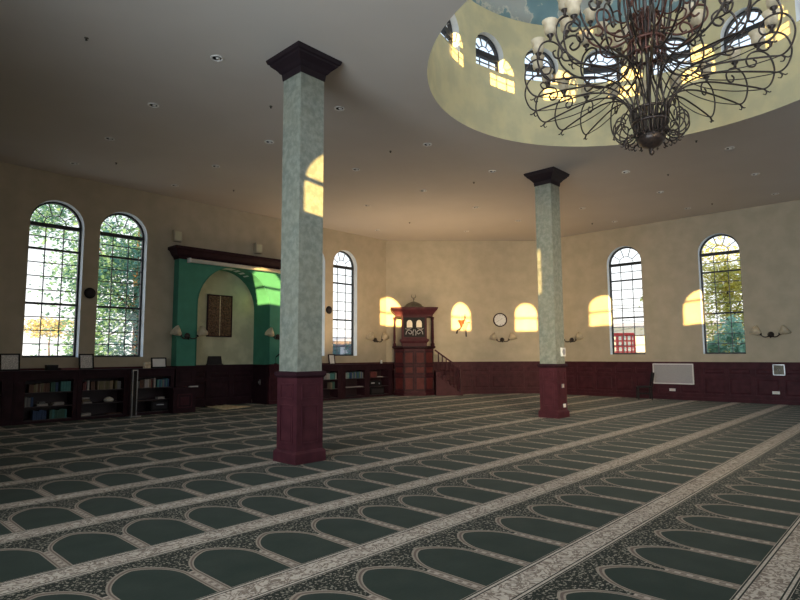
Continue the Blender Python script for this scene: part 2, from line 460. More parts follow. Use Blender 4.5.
# ------------------------------------------------------------------ wainscot and baseboards
def wainscot(x0, x1, top=1.32, pitch=.76):
    m = MB(); n = max(1, round((x1-x0)/pitch)); p = (x1-x0)/n
    m.box(x0,-.02,0,x1,-.001,top-.02)
    for z0, z1 in ((.12,.24),(.80,.90),(1.13,1.25)): m.box(x0,-.05,z0,x1,-.02,z1)
    m.box(x0,-.085,top-.045,x1,-.001,top); m.box(x0,-.065,top-.08,x1,-.02,top-.045)
    for i in range(n+1):
        x = x0+p*i; m.box(max(x-.055,x0),-.046,.13,min(x+.055,x1),-.02,1.26)
    for i in range(n):
        a, b = x0+p*i+.055, x0+p*(i+1)-.055
        for z0, z1 in ((.24,.80),(.90,1.13)): 
            h=.045; m.loft([[(a+h,-.02,z0+h),(b-h,-.02,z0+h),(b-h,-.02,z1-h),(a+h,-.02,z1-h)],[(a+h+.03,-.037,z0+h+.03),(b-h-.03,-.037,z0+h+.03),(b-h-.03,-.037,z1-h-.03),(a+h+.03,-.037,z1-h-.03)]])
    return m
tn = 0
for fr, x0, x1, lab in (('left',2.08,7.7,'dark wood wainscot behind the left bookcases'),('left',11.5,16.81,'dark wood wainscot behind the right bookcases'),
        ('far',.198,6.68,'cherry wood panelled wainscot on the far wall'),('right',-11.95,5.62,'cherry wood panelled wainscot along the right wall')):
    tn += 1
    o = struct(wainscot(x0, x1).build('trim_%d' % tn, 'wood', None, at(fr,0,0), rzof(fr)), lab)
    bb = MB().box(x0,-.075,0,x1,-.001,.12)
    struct(bb.build('baseboard_%s' % (fr if tn != 2 else 'left_right_part'), 'wood', None, at(fr,0,0), rzof(fr)), 'plain dark wood baseboard')
# niche back wall, barrel and wood lining (behind the mihrab arch)
nb = MB(); nb.box(8.30,.60,0,10.90,.66,4.50).box(8.296,.31,0,8.318,.66,3.2).box(10.882,.31,0,10.904,.66,3.2); struct(nb.build('wall_niche', 'niche', None, at('left',0,0)), 'mottled olive back wall of the prayer niche')
tn += 1
nl = wainscot(8.36, 10.84, pitch=.84)
o = struct(nl.build('trim_%d' % tn, 'darkwood', None, (0, VL+.60, 0)), 'dark panelled wood across the back of the prayer niche')

# ------------------------------------------------------------------ mihrab
mh = thing('mihrab', 'green arched prayer niche surround with dark cornice on the left wall', 'prayer niche', at('left', 9.6, .003), 0)
hwm = 1.90
w, rv = wall_mesh(-hwm, hwm, 1.30, 4.55, [op(0, 2.56, -1, 4.44)], .32, lambda a,y,z: (a, y-.32, z))
w.add([(-hwm,-.32,1.3),(-hwm,0,1.3),(-hwm,0,4.55),(-hwm,-.32,4.55)],[(0,1,2,3)]); w.add([(hwm,-.32,1.3),(hwm,0,1.3),(hwm,0,4.55),(hwm,-.32,4.55)],[(3,2,1,0)])
w.build('arched_face', 'green', mh, recalc=False)
bl = MB(); N = 24; ar = [(-1.28,1.3)]+[(1.28*math.cos(PI-PI*i/N), 3.16+1.28*math.sin(PI-PI*i/N)) for i in range(N+1)]+[(1.28,1.3)]
for i in range(len(ar)-1):
    (x0,z0),(x1,z1) = ar[i],ar[i+1]; k=.995
    bl.add([(x0*k,-.32,z0),(x1*k,-.32,z1),(x1*k,.60,z1),(x0*k,.60,z0)],[(3,2,1,0)])
struct(bl.build('trim_niche_vault', 'green', None, at('left',9.6,0), recalc=False), 'green arched inner lining of the prayer niche')
aw = MB(); A = [(1.285*math.cos(R(k*6)),3.16+1.285*math.sin(R(k*6))) for k in range(31)]
aw.tube([(1.30,-.325,1.32)]+[(x*1.012,-.325,z) for x,z in A]+[(-1.30,-.325,1.32)], .014, 5); aw.build('arch_bead', 'green', mh)
cor = MB(); prof = [(0.02,4.50),(.04,4.56),(.10,4.62),(.16,4.74),(.22,4.78),(.22,4.86)]
cor.loft([[(-hwm-e,0,z),(-hwm-e,-.32-e,z),(hwm+e,-.32-e,z),(hwm+e,0,z)] for e,z in prof]); cor.build('cornice', 'darkwood', mh)
for s in (-1,1):
    pb = MB(); x0, x1 = (s*1.30, s*1.90)
    pb.box(x0,-.345,0,x1,-.002,1.30); lo, hi = min(x0,x1), max(x0,x1)
    for z0, z1 in ((.16,.72),(.84,1.16)): 
        pb.box(lo+.10,-.36,z0,hi-.10,-.345,z0+.02); pb.box(lo+.10,-.36,z1-.02,hi-.10,-.345,z1); pb.box(lo+.10,-.36,z0,lo+.12,-.345,z1); pb.box(hi-.12,-.36,z0,hi-.10,-.345,z1)
    pb.box(lo-.02,-.375,0,hi+.02,-.345,.12); pb.box(lo-.02,-.47,1.27,hi+.03,-.002,1.32)
    pb.build('pilaster_base', 'wood' if s > 0 else 'darkwood', mh)
    rl = MB(); rl.box(s*1.255,-.30,0,s*1.279,.59,1.30)
    rl.bar((s*1.25,-.26,.1),(s*1.25,-.26,1.25),.02); rl.bar((s*1.25,.30,.1),(s*1.25,.30,1.25),.02); rl.box(s*1.24,-.30,1.26,s*1.279,.50,1.31)
    struct(rl.build('trim_niche_side', 'darkwood', None, at('left',9.6,0)), 'dark wood panel on the inner side of the prayer niche')
# hook on the niche's right inner side
hk = thing('door_hook', 'small pale latch on the dark inner side of the prayer niche', 'latch', (10.84, 16.62, .72), 0)
MB().box(-.02,-.03,-.09,0.,.03,.09).build('plate', 'steel', hk); MB().tube([(-.02,0,.03),(-.06,0,.03),(-.07,0,.0),(-.06,0,-.04)], .012).build('hook', 'steel', hk)

tl = thing('tube_light', 'long fluorescent tube light under the mihrab cornice', 'tube light', at('left', 9.58, .42, 4.47), 0)
MB().box(-1.62,-.0,-.02,1.62,.05,.06).build('housing', 'cream', tl)
MB().tube([(-1.60,-.045,-.02),(1.60,-.045,-.02)], .05, 12).build('tube', 'cream', tl)
for s in (-1,1): MB().box(s*1.60,-.10,-.075,s*1.66,.05,.06).build('end_cap', 'white', tl)

cp = thing('carved_panel', 'carved brown wooden double panel hanging in the niche', 'wall panel', at('left', 9.56, -.598, 2.92), 0)
fb = MB()
for x in (-.43,.43): fb.box(x-.02,-.045,-.68,x+.02,0,.68)
for z in (-.67,.67): fb.box(-.45,-.045,z-.02,.45,0,z+.02)
fb.build('frame', 'darkwood', cp); MB().box(-.011,-.05,-.66,.011,0,.66).build('centre_strip', 'tan', cp)
for s in (-1,1):
    rl = MB().box(s*.012,-.035,-.66,s*.42,0,.66)
    for i in range(5):
        z = -.52+i*.26
        rl.tube([(s*.215+.10*math.cos(2*PI*k/12),-.038,z+.085*math.sin(2*PI*k/12)) for k in range(12)], .014, 5, True)
        rl.tube([(s*.215+.05*math.cos(2*PI*k/8),-.038,z+.04*math.sin(2*PI*k/8)) for k in range(8)], .012, 5, True)
    rl.build('carved_leaf', 'carved', cp)

# prayer rug on the floor before the niche
rug = MB(); N = 8
P4 = [(9.07,16.95),(9.85,17.05),(9.98,15.84),(8.90,15.55)]
def bil(s,t): return tuple(P4[0][i]*(1-s)*(1-t)+P4[1][i]*s*(1-t)+P4[2][i]*s*t+P4[3][i]*(1-s)*t for i in (0,1))
vs=[]
for lay in (0,1):
    for j in range(N+1):
        for i in range(N+1):
            x,y = bil(i/N,j/N); vs.append((x,y,.004+lay*(.012+.008*math.sin(i*1.9)*math.cos(j*1.3)+(.03 if (i==0 and j==0) else 0))))
n1=(N+1)**2; fs=[]
for j in range(N):
    for i in range(N):
        a=j*(N+1)+i; fs+=[(a,a+N+1,a+N+2,a+1),(a+n1,a+1+n1,a+N+2+n1,a+N+1+n1)]
bd=[i for i in range(N+1)]+[j*(N+1)+N for j in range(1,N+1)]+[N*(N+1)+i for i in range(N-1,-1,-1)]+[j*(N+1) for j in range(N-1,0,-1)]
for k in range(len(bd)): a,b=bd[k],bd[(k+1)%len(bd)]; fs.append((a,b,b+n1,a+n1))
tag(rug.add(vs,fs,True).build('prayer_rug','tan'), 'tan prayer rug lying on the floor in front of the niche', 'rug')

lb = thing('lectern_board', 'small dark slanted board standing on the niche ledge', 'lectern', (9.42, VL+.545, 1.322), 0)
MB().loft([[(-.27,.02,0),(.27,.02,0),(.27,.04,0),(-.27,.04,0)],[(-.23,.030,.28),(.23,.030,.28),(.23,.05,.28),(-.23,.05,.28)]]).build('board','board',lb)
MB().box(-.29,-.02,0,.29,.045,.03).build('ledge','board',lb)

mc = thing('microphone', 'black gooseneck microphone standing right of the mihrab arch', 'microphone', at('left', 11.12, .395, 1.322), 0)
MB().lathe([(.06,0),(.06,.02),(.02,.03)],12).build('base','black',mc)
MB().tube(catmull([(0,0,.02),(0,0,.14),(-.01,0,.22),(.05,-.02,.30)],6),.008).build('gooseneck','black',mc)
MB().tube([(.0,-.01,.24),(.13,-.05,.36)],.022,8).build('microphone_head','black',mc)

# low cabinet box at foot of left pilaster
lc = thing('low_cabinet', 'low cherry wood box with projecting top at the left foot of the mihrab', 'cabinet', (7.74, 15.68, 0), 0)
MB().box(-.33,0,0,.33,.27,.66).build('body','darkwood',lc)
MB().box(-.37,-.05,.66,.42,.275,.71).build('top','darkwood',lc)
pf=MB(); pf.box(-.22,-.015,.14,.22,0,.17); pf.box(-.22,-.015,.5,.22,0,.53); pf.box(-.22,-.015,.14,-.19,0,.53); pf.box(.19,-.015,.14,.22,0,.53); pf.box(-.12,-.01,.22,.12,0,.45)
pf.build('panel','wood',lc)
tag(MB().box(0,0,0,.24,.1,.03).build('paper_stack','paper',None,(7.92,15.72,.712)), 'small pale paper lying on the low cabinet', 'paper')

# ------------------------------------------------------------------ bookcases, tops, books
SD, SH = .46, 1.27
SHELVES = [.08, .40, .74]
def bookcase(x0, x1, o0, o1, label, shelves=SHELVES, head=1.04, fr='left', mat='shelfwood'):
    c = (x0+x1)/2
    t = thing('bookcase', label, 'bookcase', at(fr, c, .09), rzof(fr), 'built-in bookcases along the mihrab wall')
    a, b = o0-c, o1-c; l, r = x0-c+.003, x1-c-.003
    MB().box(l,-SD+.06,0,r,-SD+.08-.02+.40,0.005).box(l,-.02,0,r,0,SH-.04).build('back_panel',mat,t)
    for p, s in ((l,a),(b,r)):
        f = MB(); f.box(p,-SD,0,s,-.02,SH-.04)
        if s-p > .16: f.box(p+.04,-SD-.012,.2,s-.04,-SD,1.0)
        f.build('side_panel','darkwood',t)
    h = MB(); h.box(a,-SD,head,b,-.02,SH-.04); h.box(a+.08,-SD-.012,head+.05,b-.08,-SD,SH-.09); h.build('header','darkwood',t)
    MB().box(a,-SD-.005,0,b,-.02,shelves[0]-.025).build('plinth','darkwood',t)
    for z in shelves: MB().box(a,-SD+.01,z-.025,b,-.02,z).build('shelf',mat if z < .7 or fr == 'left' else 'darkwood',t)
    return t
BC = [(2.30,3.64,2.48,3.41,'dark bookcase cut by the left edge of the photo'),
      (3.64,5.03,3.88,4.93,'dark bookcase under the leftmost tall window, teal books on its right'),
      (5.03,6.30,5.14,6.17,'dark bookcase under the second tall window with mostly tan books'),
      (6.30,7.56,6.46,7.46,'dark bookcase left of the mihrab behind the slim steel-edged column speaker'),
      (12.35,13.88,12.60,13.72,'dark bookcase right of the near column, partly hidden by it'),
      (13.88,15.20,14.10,15.07,'middle bookcase between the near column and the pulpit, pale papers on its shelf'),
      (15.20,16.60,15.33,16.38,'bookcase next to the pulpit holding dark equipment boxes')]
for a in BC: bookcase(*a)
def worktop(x0,x1,label):
    m = MB(); m.box(x0,-SD-.09-.05,SH-.04,x1,-.088,SH); m.box(x0,-SD-.09-.04,SH-.038,x1,-.09,SH-.01)
    tag(m.build('worktop','darkwood',None,at('left',0,0),0), label, 'worktop')
worktop(2.30,7.66,'long dark wooden top running over the bookcases left of the mihrab')
worktop(12.35,16.60,'long dark wooden top over the bookcases between near column and pulpit')

def book(x, z, w, h, d, colr, label, group, lean=0, dp=None):
    """upright book: cover, page block is in the mesh shape"""
    m = MB(); t = .006
    m.box(0,0,0,t,d,h); m.box(w-t,0,0,w,d,h); m.box(t,-.002,0,w-t,.01,h); m.box(t,.01,.006,w-t,d-.006,h-.008)
    o = m.build('book','bk_'+colr,None,at('left',x,SD+.09-.03-rnd.random()*.02,z))
    if lean: o.rotation_euler = (0,lean,0)
    return tag(o,label,'book',group)
def row(x0,x1,z,cols,label,group,hmin=.17,hmax=.24,wm=.05):
    x = x0
    while x < x1-.02:
        w = wm*(.75+.5*rnd.random())
        if x+w > x1: break
        book(x,z+.001,w,hmin+(hmax-hmin)*rnd.random(),.20,rnd.choice(cols),label,group); x += w+.004
def flatbook(x,z,w,d,h,colr,label,group=None,rz=0,dd=.05):
    m = MB(); m.box(0,0,0,w,d,.006); m.box(0,0,h-.006,w,d,h); m.box(.004,.006,.006,w-.006,d-.006,h-.006); m.box(0,d-.01,.006,w,d,h-.006)
    o = m.build('book','bk_'+colr,None,at('left',x,SD+.09-dd,z+.002),rz); return tag(o,label,'book',group)
# bookcase 2 (under the first tall window)
G='books in the bookcase under the leftmost window'
row(3.97,4.41,.74,['tan','olive','brown'],'tan hardback in the left half of the top shelf under the leftmost window',G,.19,.23,.045)
row(4.44,4.64,.74,['blue','green'],'dark blue-green book in the middle of the top shelf under the leftmost window',G,.2,.24,.05)
row(4.66,4.92,.74,['teal'],'bright teal volume at the right end of the top shelf under the leftmost window',G,.24,.25,.05)
row(3.90,4.10,.40,['grey','blue'],'grey book at the left of the middle shelf under the leftmost window',G,.18,.25,.05)
row(4.44,4.84,.08,['teal','green'],'teal volume on the bottom shelf under the leftmost window',G,.2,.235,.05)
row(4.08,4.40,.08,['blue'],'navy blue book on the bottom shelf under the leftmost window',G,.2,.23,.05)
flatbook(4.16,.40,.24,.2,.05,'white','pale book lying flat at the middle shelf centre under the leftmost window')
flatbook(4.20,.451,.14,.15,.05,'grey','grey book on top of the pale flat book under the leftmost window')
for i in range(2): flatbook(4.50+.03*i,.40+.036*i,.26-.03*i,.2,.035,'white',['white book lying lowest on the middle shelf right side under the leftmost window','white book lying on another at the middle shelf right side under the leftmost window'][i])
# bookcase 1
G='books in the bookcase at the left edge'
row(3.0,3.38,.74,['blue','grey','brown'],'dark upright book on the top shelf of the bookcase at the left edge',G,.2,.24,.05)
row(2.52,2.96,.74,['maroon','grey'],'maroon or grey upright book on the far left top shelf',G,.2,.24,.05)
for i in range(3): flatbook(3.02+.02*i,.40+.036*i,.32-.03*i,.2,.035,['white','tan','white'][i],['white book lowest of the flat pile at the left edge bookcase','tan book in the middle of the flat pile at the left edge bookcase','white book topmost of the flat pile at the left edge bookcase'][i])
flatbook(3.0,.08,.26,.2,.05,'grey','grey book lying on the bottom shelf of the left edge bookcase'); 
# bookcase 3
G='books in the bookcase under the second window'
row(5.17,5.26,.74,['maroon'],'maroon book at the left end of the top shelf under the second window',G,.18,.22,.035)
row(5.27,5.34,.74,['white'],'tall white book near the left end of the top shelf under the second window',G,.24,.25,.06)
row(5.36,5.50,.74,['brown','olive'],'brown book left of the tan set under the second window',G,.19,.21,.045)
row(5.52,5.95,.74,['tan','olive'],'tan volume of the matching set under the second window',G,.21,.22,.045)
row(5.96,6.15,.74,['olive','grey'],'greyish volume right of the tan set under the second window',G,.2,.22,.05)
for i in range(3): flatbook(5.17+.02*(i==0),.40+.056*i,.22-.02*i,.2,.035,['white','tan','white'][i],['white book lowest of the flat pile under the second window','tan book in the middle of the flat pile under the second window','white book topmost of the flat pile under the second window'][i])
flatbook(5.16,.08,.24,.2,.07,'white','white book lying on the bottom shelf under the second window')
flatbook(5.80,.08,.36,.2,.02,'brown','thin brown book lying at the right of the bottom shelf under the second window')
bt = thing('cloth_bundle','pale folded cloth bundle on the middle shelf under the second window','cloth',at('left',5.86,.36,.402))
MB().lathe([(.0,0),(.10,.005),(.13,.05),(.10,.10),(.04,.13),(0,.132)],14).build('bundle','cream',bt); MB().tube([(.12*math.cos(k*PI/8),.12*math.sin(k*PI/8),.06) for k in range(16)],.012,5,True).build('fold','paper',bt)
# bookcase 4
G='books in the bookcase left of the mihrab'
row(6.50,6.72,.74,['brown','grey'],'brown book at the left of the shelf beside the steel-edged speaker',G,.18,.22,.045)
row(6.74,6.98,.74,['white','maroon','tan'],'pale or red book in the middle of the shelf left of the mihrab',G,.2,.25,.04)
row(7.0,7.06,.74,['white'],'white book standing on the shelf left of the mihrab',G,.24,.25,.045)
row(7.09,7.44,.74,['blue','teal','grey'],'blue-grey book at the right of the shelf left of the mihrab',G,.2,.24,.045)
sb = thing('equipment_box','black equipment box standing on the floor of the bookcase left of the mihrab','box',at('left',7.18,.36,.082))
MB().box(-.24,-.16,0,.24,.16,.27).build('case','black',sb); MB().box(-.20,-.172,.05,.20,-.16,.23).build('front','board',sb); MB().box(-.10,-.18,.16,.10,-.172,.18).build('handle','steel',sb)
flatbook(7.12,.401,.20,.16,.06,'white','white folded papers lying on the shelf above the black equipment box')
# right bookcases
G='books in the right bookcases'
row(13.25,13.70,.74,['teal','green','white','blue'],'teal or white book on the top shelf just right of the near column',G,.2,.25,.06)
row(13.42,13.66,.40,['green','tan'],'green book on the middle shelf just right of the near column',G,.2,.25,.07)
row(14.12,14.36,.74,['white','teal'],'white or teal book at the left of the top shelf in the middle right bookcase',G,.2,.25,.05)
row(14.40,15.04,.74,['green','grey','blue'],'dark book at the right of the top shelf in the middle right bookcase',G,.2,.25,.055)
for i in range(4): flatbook(14.12+i*.235,.40,.225,.22,.03,'white',['first pale flat booklet from the left on the middle right shelf','second pale flat booklet from the left on the middle right shelf','third pale flat booklet from the left on the middle right shelf','last pale flat booklet from the left on the middle right shelf'][i])
row(15.36,15.78,.74,['maroon','brown'],'maroon book at the left of the top shelf next to the pulpit',G,.2,.25,.06)
flatbook(15.82,.74,.30,.2,.03,'white','white flat booklet on the top shelf next to the pulpit')
sb = thing('amplifier','black amplifier on the middle shelf of the bookcase next to the pulpit','amplifier',at('left',15.72,.36,.402))
MB().box(-.32,-.14,0,.32,.14,.20).build('case','black',sb); MB().lathe([(.03,0),(.03,.02)],10,(.15,-.16,.1),Matrix.Rotation(R(90),4,'X')).build('knob','steel',sb); MB().box(-.26,-.148,.10,-.08,-.14,.15).build('display','panelgrey',sb)
sb = thing('equipment_box','black equipment box on the bottom shelf of the bookcase next to the pulpit','box',at('left',15.8,.36,.082))
MB().box(-.36,-.15,0,.36,.15,.26).build('case','black',sb); MB().box(-.30,-.16,.05,.30,-.15,.21).build('front','board',sb)

# things standing on the bookcase tops
def photo_frame(x,d,w,h,label,mat='black',pic='paper',tilt=-10):
    t = thing('picture_frame',label,'picture frame',at('left',x,d,SH+.002))
    f=MB(); e=.035
    f.box(-w/2,-.015,0,w/2,.015,e); f.box(-w/2,-.015,h-e,w/2,.015,h); f.box(-w/2,-.015,e,-w/2+e,.015,h-e); f.box(w/2-e,-.015,e,w/2,.015,h-e)
    o=f.build('frame',mat,t); p=MB().box(-w/2+e,-.004,e,w/2-e,.012,h-e).build('picture',pic,t); s=MB().bar((0,.09,h*.6),(0,.15,.0),.03,.01).build('stand',mat,t)
    for k in (o,p): k.rotation_euler=(R(tilt),0,0)
photo_frame(3.60,.30,.42,.42,'black framed page of text standing left of the leftmost window')
photo_frame(5.30,.30,.36,.41,'black framed page standing between the two left windows')
photo_frame(7.20,.34,.44,.30,'wide black frame with blank white page standing left of the mihrab',pic='white')
photo_frame(13.66,.30,.30,.38,'narrow frame with white page standing right of the near column',mat='darkwood',pic='white')
o=thing('small_box','small tan box standing beside the wide black frame','box',at('left',6.86,.32,SH+.001)); MB().box(-.08,-.06,0,.08,.06,.17).build('carton','tan',o); MB().box(-.082,-.062,.13,.082,.062,.14).build('lid','cream',o)
o=thing('small_box','small dark box on the bookcase top under the leftmost window','box',at('left',4.48,.32,SH+.001)); MB().box(-.12,-.10,0,.12,.10,.12).build('carton','black',o); MB().box(-.125,-.105,.09,.125,.105,.13).build('lid','board',o)
m=MB(); m.box(0,0,0,.42,.26,.006); m.box(0,0,.044,.42,.26,.05); m.box(.004,.006,.006,.41,.25,.044)
tag(m.build('book','bk_maroon',None,at('left',4.66,.45,SH+.001)),'flat reddish brown book lying under the leftmost window','book')
o=thing('small_figurine','tiny white cup standing on the bookcase top near the far corner','cup',at('left',16.2,.32,SH+.001)); MB().lathe([(.03,0),(.045,.02),(.04,.10),(.05,.14)],12).build('cup','white',o)

# column speaker with steel edges in front of the bookcase
t = thing('column_speaker','tall slim black panel on a foot with bright steel side rails, before the left bookcases','speaker',(6.33,15.70,0),R(10))
MB().box(-.16,-.11,0,.16,.12,.025).build('foot','steel',t)
MB().box(-.052,-.03,.025,.052,.03,1.22).build('body','black',t)
for s_ in (-1,1): MB().box(s_*.052,-.035,.025,s_*.075,.035,1.24).build('side_rail','steel',t)
MB().box(-.075,-.036,1.22,.075,.036,1.245).build('top_cap','steel',t)

# ------------------------------------------------------------------ columns
def column(u, v, label):
    c = thing('column', label, 'column', (u,v,0), 0, 'square columns with cherry wood bases')
    hs, hp = .233, .250
    b = MB(); b.sq([(hp+.035,0),(hp+.035,.15),(hp+.015,.18),(hp+.0,.19),(hp,1.26),(hp+.01,1.27)])
    b.build('pedestal','wood',c)
    for k in range(4):
        m = MB()
        for z0,z1 in ((.28,.86),(.94,1.18)):
            a=.165
            m.box(-a,-hp-.012,z0,a,-hp,z0+.025); m.box(-a,-hp-.012,z1-.025,a,-hp,z1); m.box(-a,-hp-.012,z0+.025,-a+.025,-hp,z1-.025); m.box(a-.025,-hp-.012,z0+.025,a,-hp,z1-.025)
            m.box(-a+.05,-hp-.006,z0+.05,a-.05,-hp,z1-.05)
        m.build('panel_moulding','wood',c,(0,0,0),k*PI/2)
    MB().sq([(hp+.01,1.27),(hp+.035,1.30),(hp+.035,1.345),(hp+.015,1.362)]).build('pedestal_cap','darkwood',c)
    s = MB(); s.sq([(hs,1.362),(hs,6.15)])
    s.build('shaft','column',c)
    k = MB(); k.sq([(hs+.012,6.07),(hs+.022,6.17),(hs+.045,6.19),(hs+.08,6.24),(hs+.155,6.31),(hs+.165,6.335),(hs+.19,6.35),(hs+.205,6.39),(hs+.21,HC)])
    k.build('capital','capital',c)
    return c
column(5.432,7.218,'near square column with sage shaft, its right face lit by a golden sun patch')
column(13.51,7.24,'farther square column with sage shaft under the edge of the rotunda')
# fittings on the far column's right face (faces -Y)
def plate(name,label,cat,loc,rz,w=.08,h=.12,mat='white',extra=True):
    t=thing(name,label,cat,loc,rz); MB().box(-w/2,-.012,-h/2,w/2,0,h/2).build('plate',mat,t)
    if extra: MB().box(-w*.22,-.018,-h*.3,w*.22,-.012,-h*.05).box(-w*.22,-.018,h*.05,w*.22,-.012,h*.3).build('socket','cream',t)
    return t
y2 = 7.24-.233
t=thing('wall_speaker','small square white speaker on the far column just above its base','speaker',(13.62,y2,1.66),0)
MB().box(-.10,-.04,-.11,.10,0,.11).build('case','white',t); MB().lathe([(.075,0),(.07,.012),(.03,.006)],14,(0,-.04,0),Matrix.Rotation(R(90),4,'X')).build('speaker_cone','panelgrey',t)
plate('outlet','chrome outlet plate midway up the far column base','outlet',(13.52,7.24-.2635,.80),0,.12,.10,'steel')
plate('outlet','small white outlet low on the far column base','outlet',(13.58,7.24-.2635,.30),0,.12,.09)

# ------------------------------------------------------------------ sconces, clock and small wall things
def sconce(loc, rz, label, first=[None]):
    if first[0]:
        t = copy_tree(first[0]); t.location = loc; t.rotation_euler = (0,0,rz); tag(t,label); return t
    t = thing('wall_sconce', label, 'wall lamp', loc, rz, 'two-armed wall sconces'); first[0] = t
    MB().lathe([(.095,0),(.09,.02),(.05,.035),(.02,.06)],14,(0,0,0),Matrix.Rotation(R(90),4,'X')).build('backplate','iron',t)
    m=MB(); m.lathe([(0,-.09),(.02,-.07),(.012,-.05),(.035,-.02),(.03,0),(.0,.015)],10,(0,-.10,-.03)); m.build('finial','iron',t)
    for s in (-1,1):
        a=MB().tube(catmull([(0,-.05,0),(s*.08,-.10,-.07),(s*.18,-.13,-.07),(s*.26,-.14,.0)],6),.018,6).build('arm','iron',t)
        rot = Matrix.Translation((s*.24,-.14,-.0)) @ Matrix.Rotation(R(s*52),4,'Y')
        MB().lathe([(.03,0),(.045,.02),(.03,.04)],10,(0,0,0),rot).build('socket','iron',a)
        MB().shell([(.028,.03),(.06,.06),(.11,.15),(.17,.28),(.165,.28),(.10,.15),(.03,.05)],16,(0,0,0),rot).build('glass_shade','shade',a)
    return t
sconce(at('left',8.01,.34,2.20),0,'two-armed sconce on the left edge of the green mihrab')
sconce(at('left',11.22,.34,2.24),0,'two-armed sconce on the right side of the mihrab, half hidden by the near column')
sconce(at('left',16.16,.02,2.22),0,'two-armed sconce on the left wall beside the far corner')
sconce(at('far',5.03,.02,2.22),rzof('far'),'two-armed sconce under the round clock on the far wall')
sconce(at('right',-10.57,.02,2.18),rzof('right'),'two-armed sconce just right of the farther column')
sconce(at('right',-3.76,.02,2.20),rzof('right'),'two-armed sconce on the right wall at the photo right edge')

RX = Matrix.Rotation(R(90),4,'X')
t = thing('wall_clock','round white wall clock with dark rim on the far wall','clock',at('far',4.96,.003,3.05),rzof('far'))
MB().shell([(.25,0),(.29,0),(.29,.05),(.25,.05),(.25,0)],28,(0,0,0),RX).build('rim','darkwood',t)
MB().lathe([(.255,0),(.255,.02)],28,(0,0,0),RX,False).build('dial','white',t)
m=MB()
for k in range(12):
    a=R(30*k); m.bar((.19*math.sin(a),-.024,.19*math.cos(a)),(.235*math.sin(a),-.024,.235*math.cos(a)),.018,.006)
m.build('hour_mark','black',t)
MB().bar((0,-.03,0),(.10,-.03,.06),.018,.006).build('hour_hand','black',t); MB().bar((0,-.034,0),(-.15,-.034,-.09),.012,.006).build('minute_hand','black',t)

# iron bracket ornament right of the pulpit
t = thing('wall_ornament','dark wall bracket with a cup coloured like sunlit red wood hanging right of the pulpit','wall ornament',at('far',3.42,.003,2.90),rzof('far'))
MB().bar((.10,-.08,-.55),(.06,-.06,.38),.055).build('rod','iron',t)
MB().lathe([(.04,-.22),(.06,-.12),(.13,.02),(.15,.06),(.13,.06),(.05,-.1)],12,(-.10,-.13,.08)).build('cup','sunlitcup',t)
m=MB(); m.tube(catmull([(.06,-.05,.2),(-.06,-.1,.0),(-.14,-.1,-.2),(-.26,-.1,-.28),(-.30,-.1,-.42)],6),.034); m.tube(catmull([(.07,-.05,-.05),(.20,-.08,.05),(.26,-.08,.02)],6),.018); m.build('scroll','iron',t)
m=MB(); m.loft([[(.03,-.10,.10),(.20,-.10,-.02),(.20,-.06,-.02),(.03,-.06,.10)],[(-.06,-.10,-.22),(.08,-.10,-.30),(.08,-.06,-.30),(-.06,-.06,-.22)]]); m.build('pennant','iron',t)
MB().tube([(-.12,-.10,.10),(-.12,-.10,.36)],.012).build('candle','white',t)
MB().bar((0,-.01,0),(.06,-.09,0),.03).build('bracket','iron',t)

def roundel(x,label):
    t=thing('wall_speaker',label,'speaker',at('left',x,.003,3.31))
    MB().lathe([(.145,0),(.15,.02),(.12,.045)],20,(0,0,0),RX).build('rim','black',t)
    MB().lathe([(.115,.045),(.08,.055),(.03,.06)],16,(0,0,0),RX).build('grille','board',t)
roundel(5.385,'round black speaker between the two left windows'); roundel(13.72,'round black speaker just right of the near column')

for x,lab in ((7.72,'small beige box speaker above the left end of the mihrab cornice'),(10.55,'small beige box speaker above the mihrab cornice near the column')):
    t=thing('wall_speaker',lab,'speaker',at('left',x,.003,5.22)); MB().box(-.13,-.16,-.17,.13,0,.17).build('case','wall',t); MB().box(-.10,-.168,-.13,.10,-.16,.13).build('grille','niche',t)

# ------------------------------------------------------------------ things on the right wall
t=thing('wall_panel','pale grey framed rectangular panel fixed on the right wall wainscot','panel',at('right',-6.77,.055,.90),rzof('right'))
MB().box(-.64,-.03,-.33,.64,0,.33).build('sheet','panelgrey',t)
f=MB()
for z in (-.34,.34): f.box(-.67,-.045,z-.018,.67,0,z+.018)
for x in (-.66,.66): f.box(x-.018,-.045,-.34,x+.018,0,.34)
f.build('frame','white',t)
plate('outlet','white outlet plate below the pale grey panel','outlet',at('right',-6.82,.052,.34),rzof('right'),.20,.09)
plate('outlet','white outlet plate under the thermostat at the right end','outlet',at('right',-3.72,.052,.36),rzof('right'),.20,.09)
t=thing('thermostat_box','metal framed control box in the wainscot at the right end','control box',at('right',-3.60,.052,1.08),rzof('right'))
MB().box(-.15,-.04,-.17,.15,0,.17).build('case','verd',t); f=MB()
for z in (-.16,.16): f.box(-.16,-.05,z-.012,.16,0,z+.012)
for x in (-.15,.15): f.box(x-.012,-.05,-.17,x+.012,0,.17)
f.build('frame','steel',t); MB().lathe([(.04,0),(.035,.02)],10,(0,-.04,.0),RX).build('dial','steel',t)

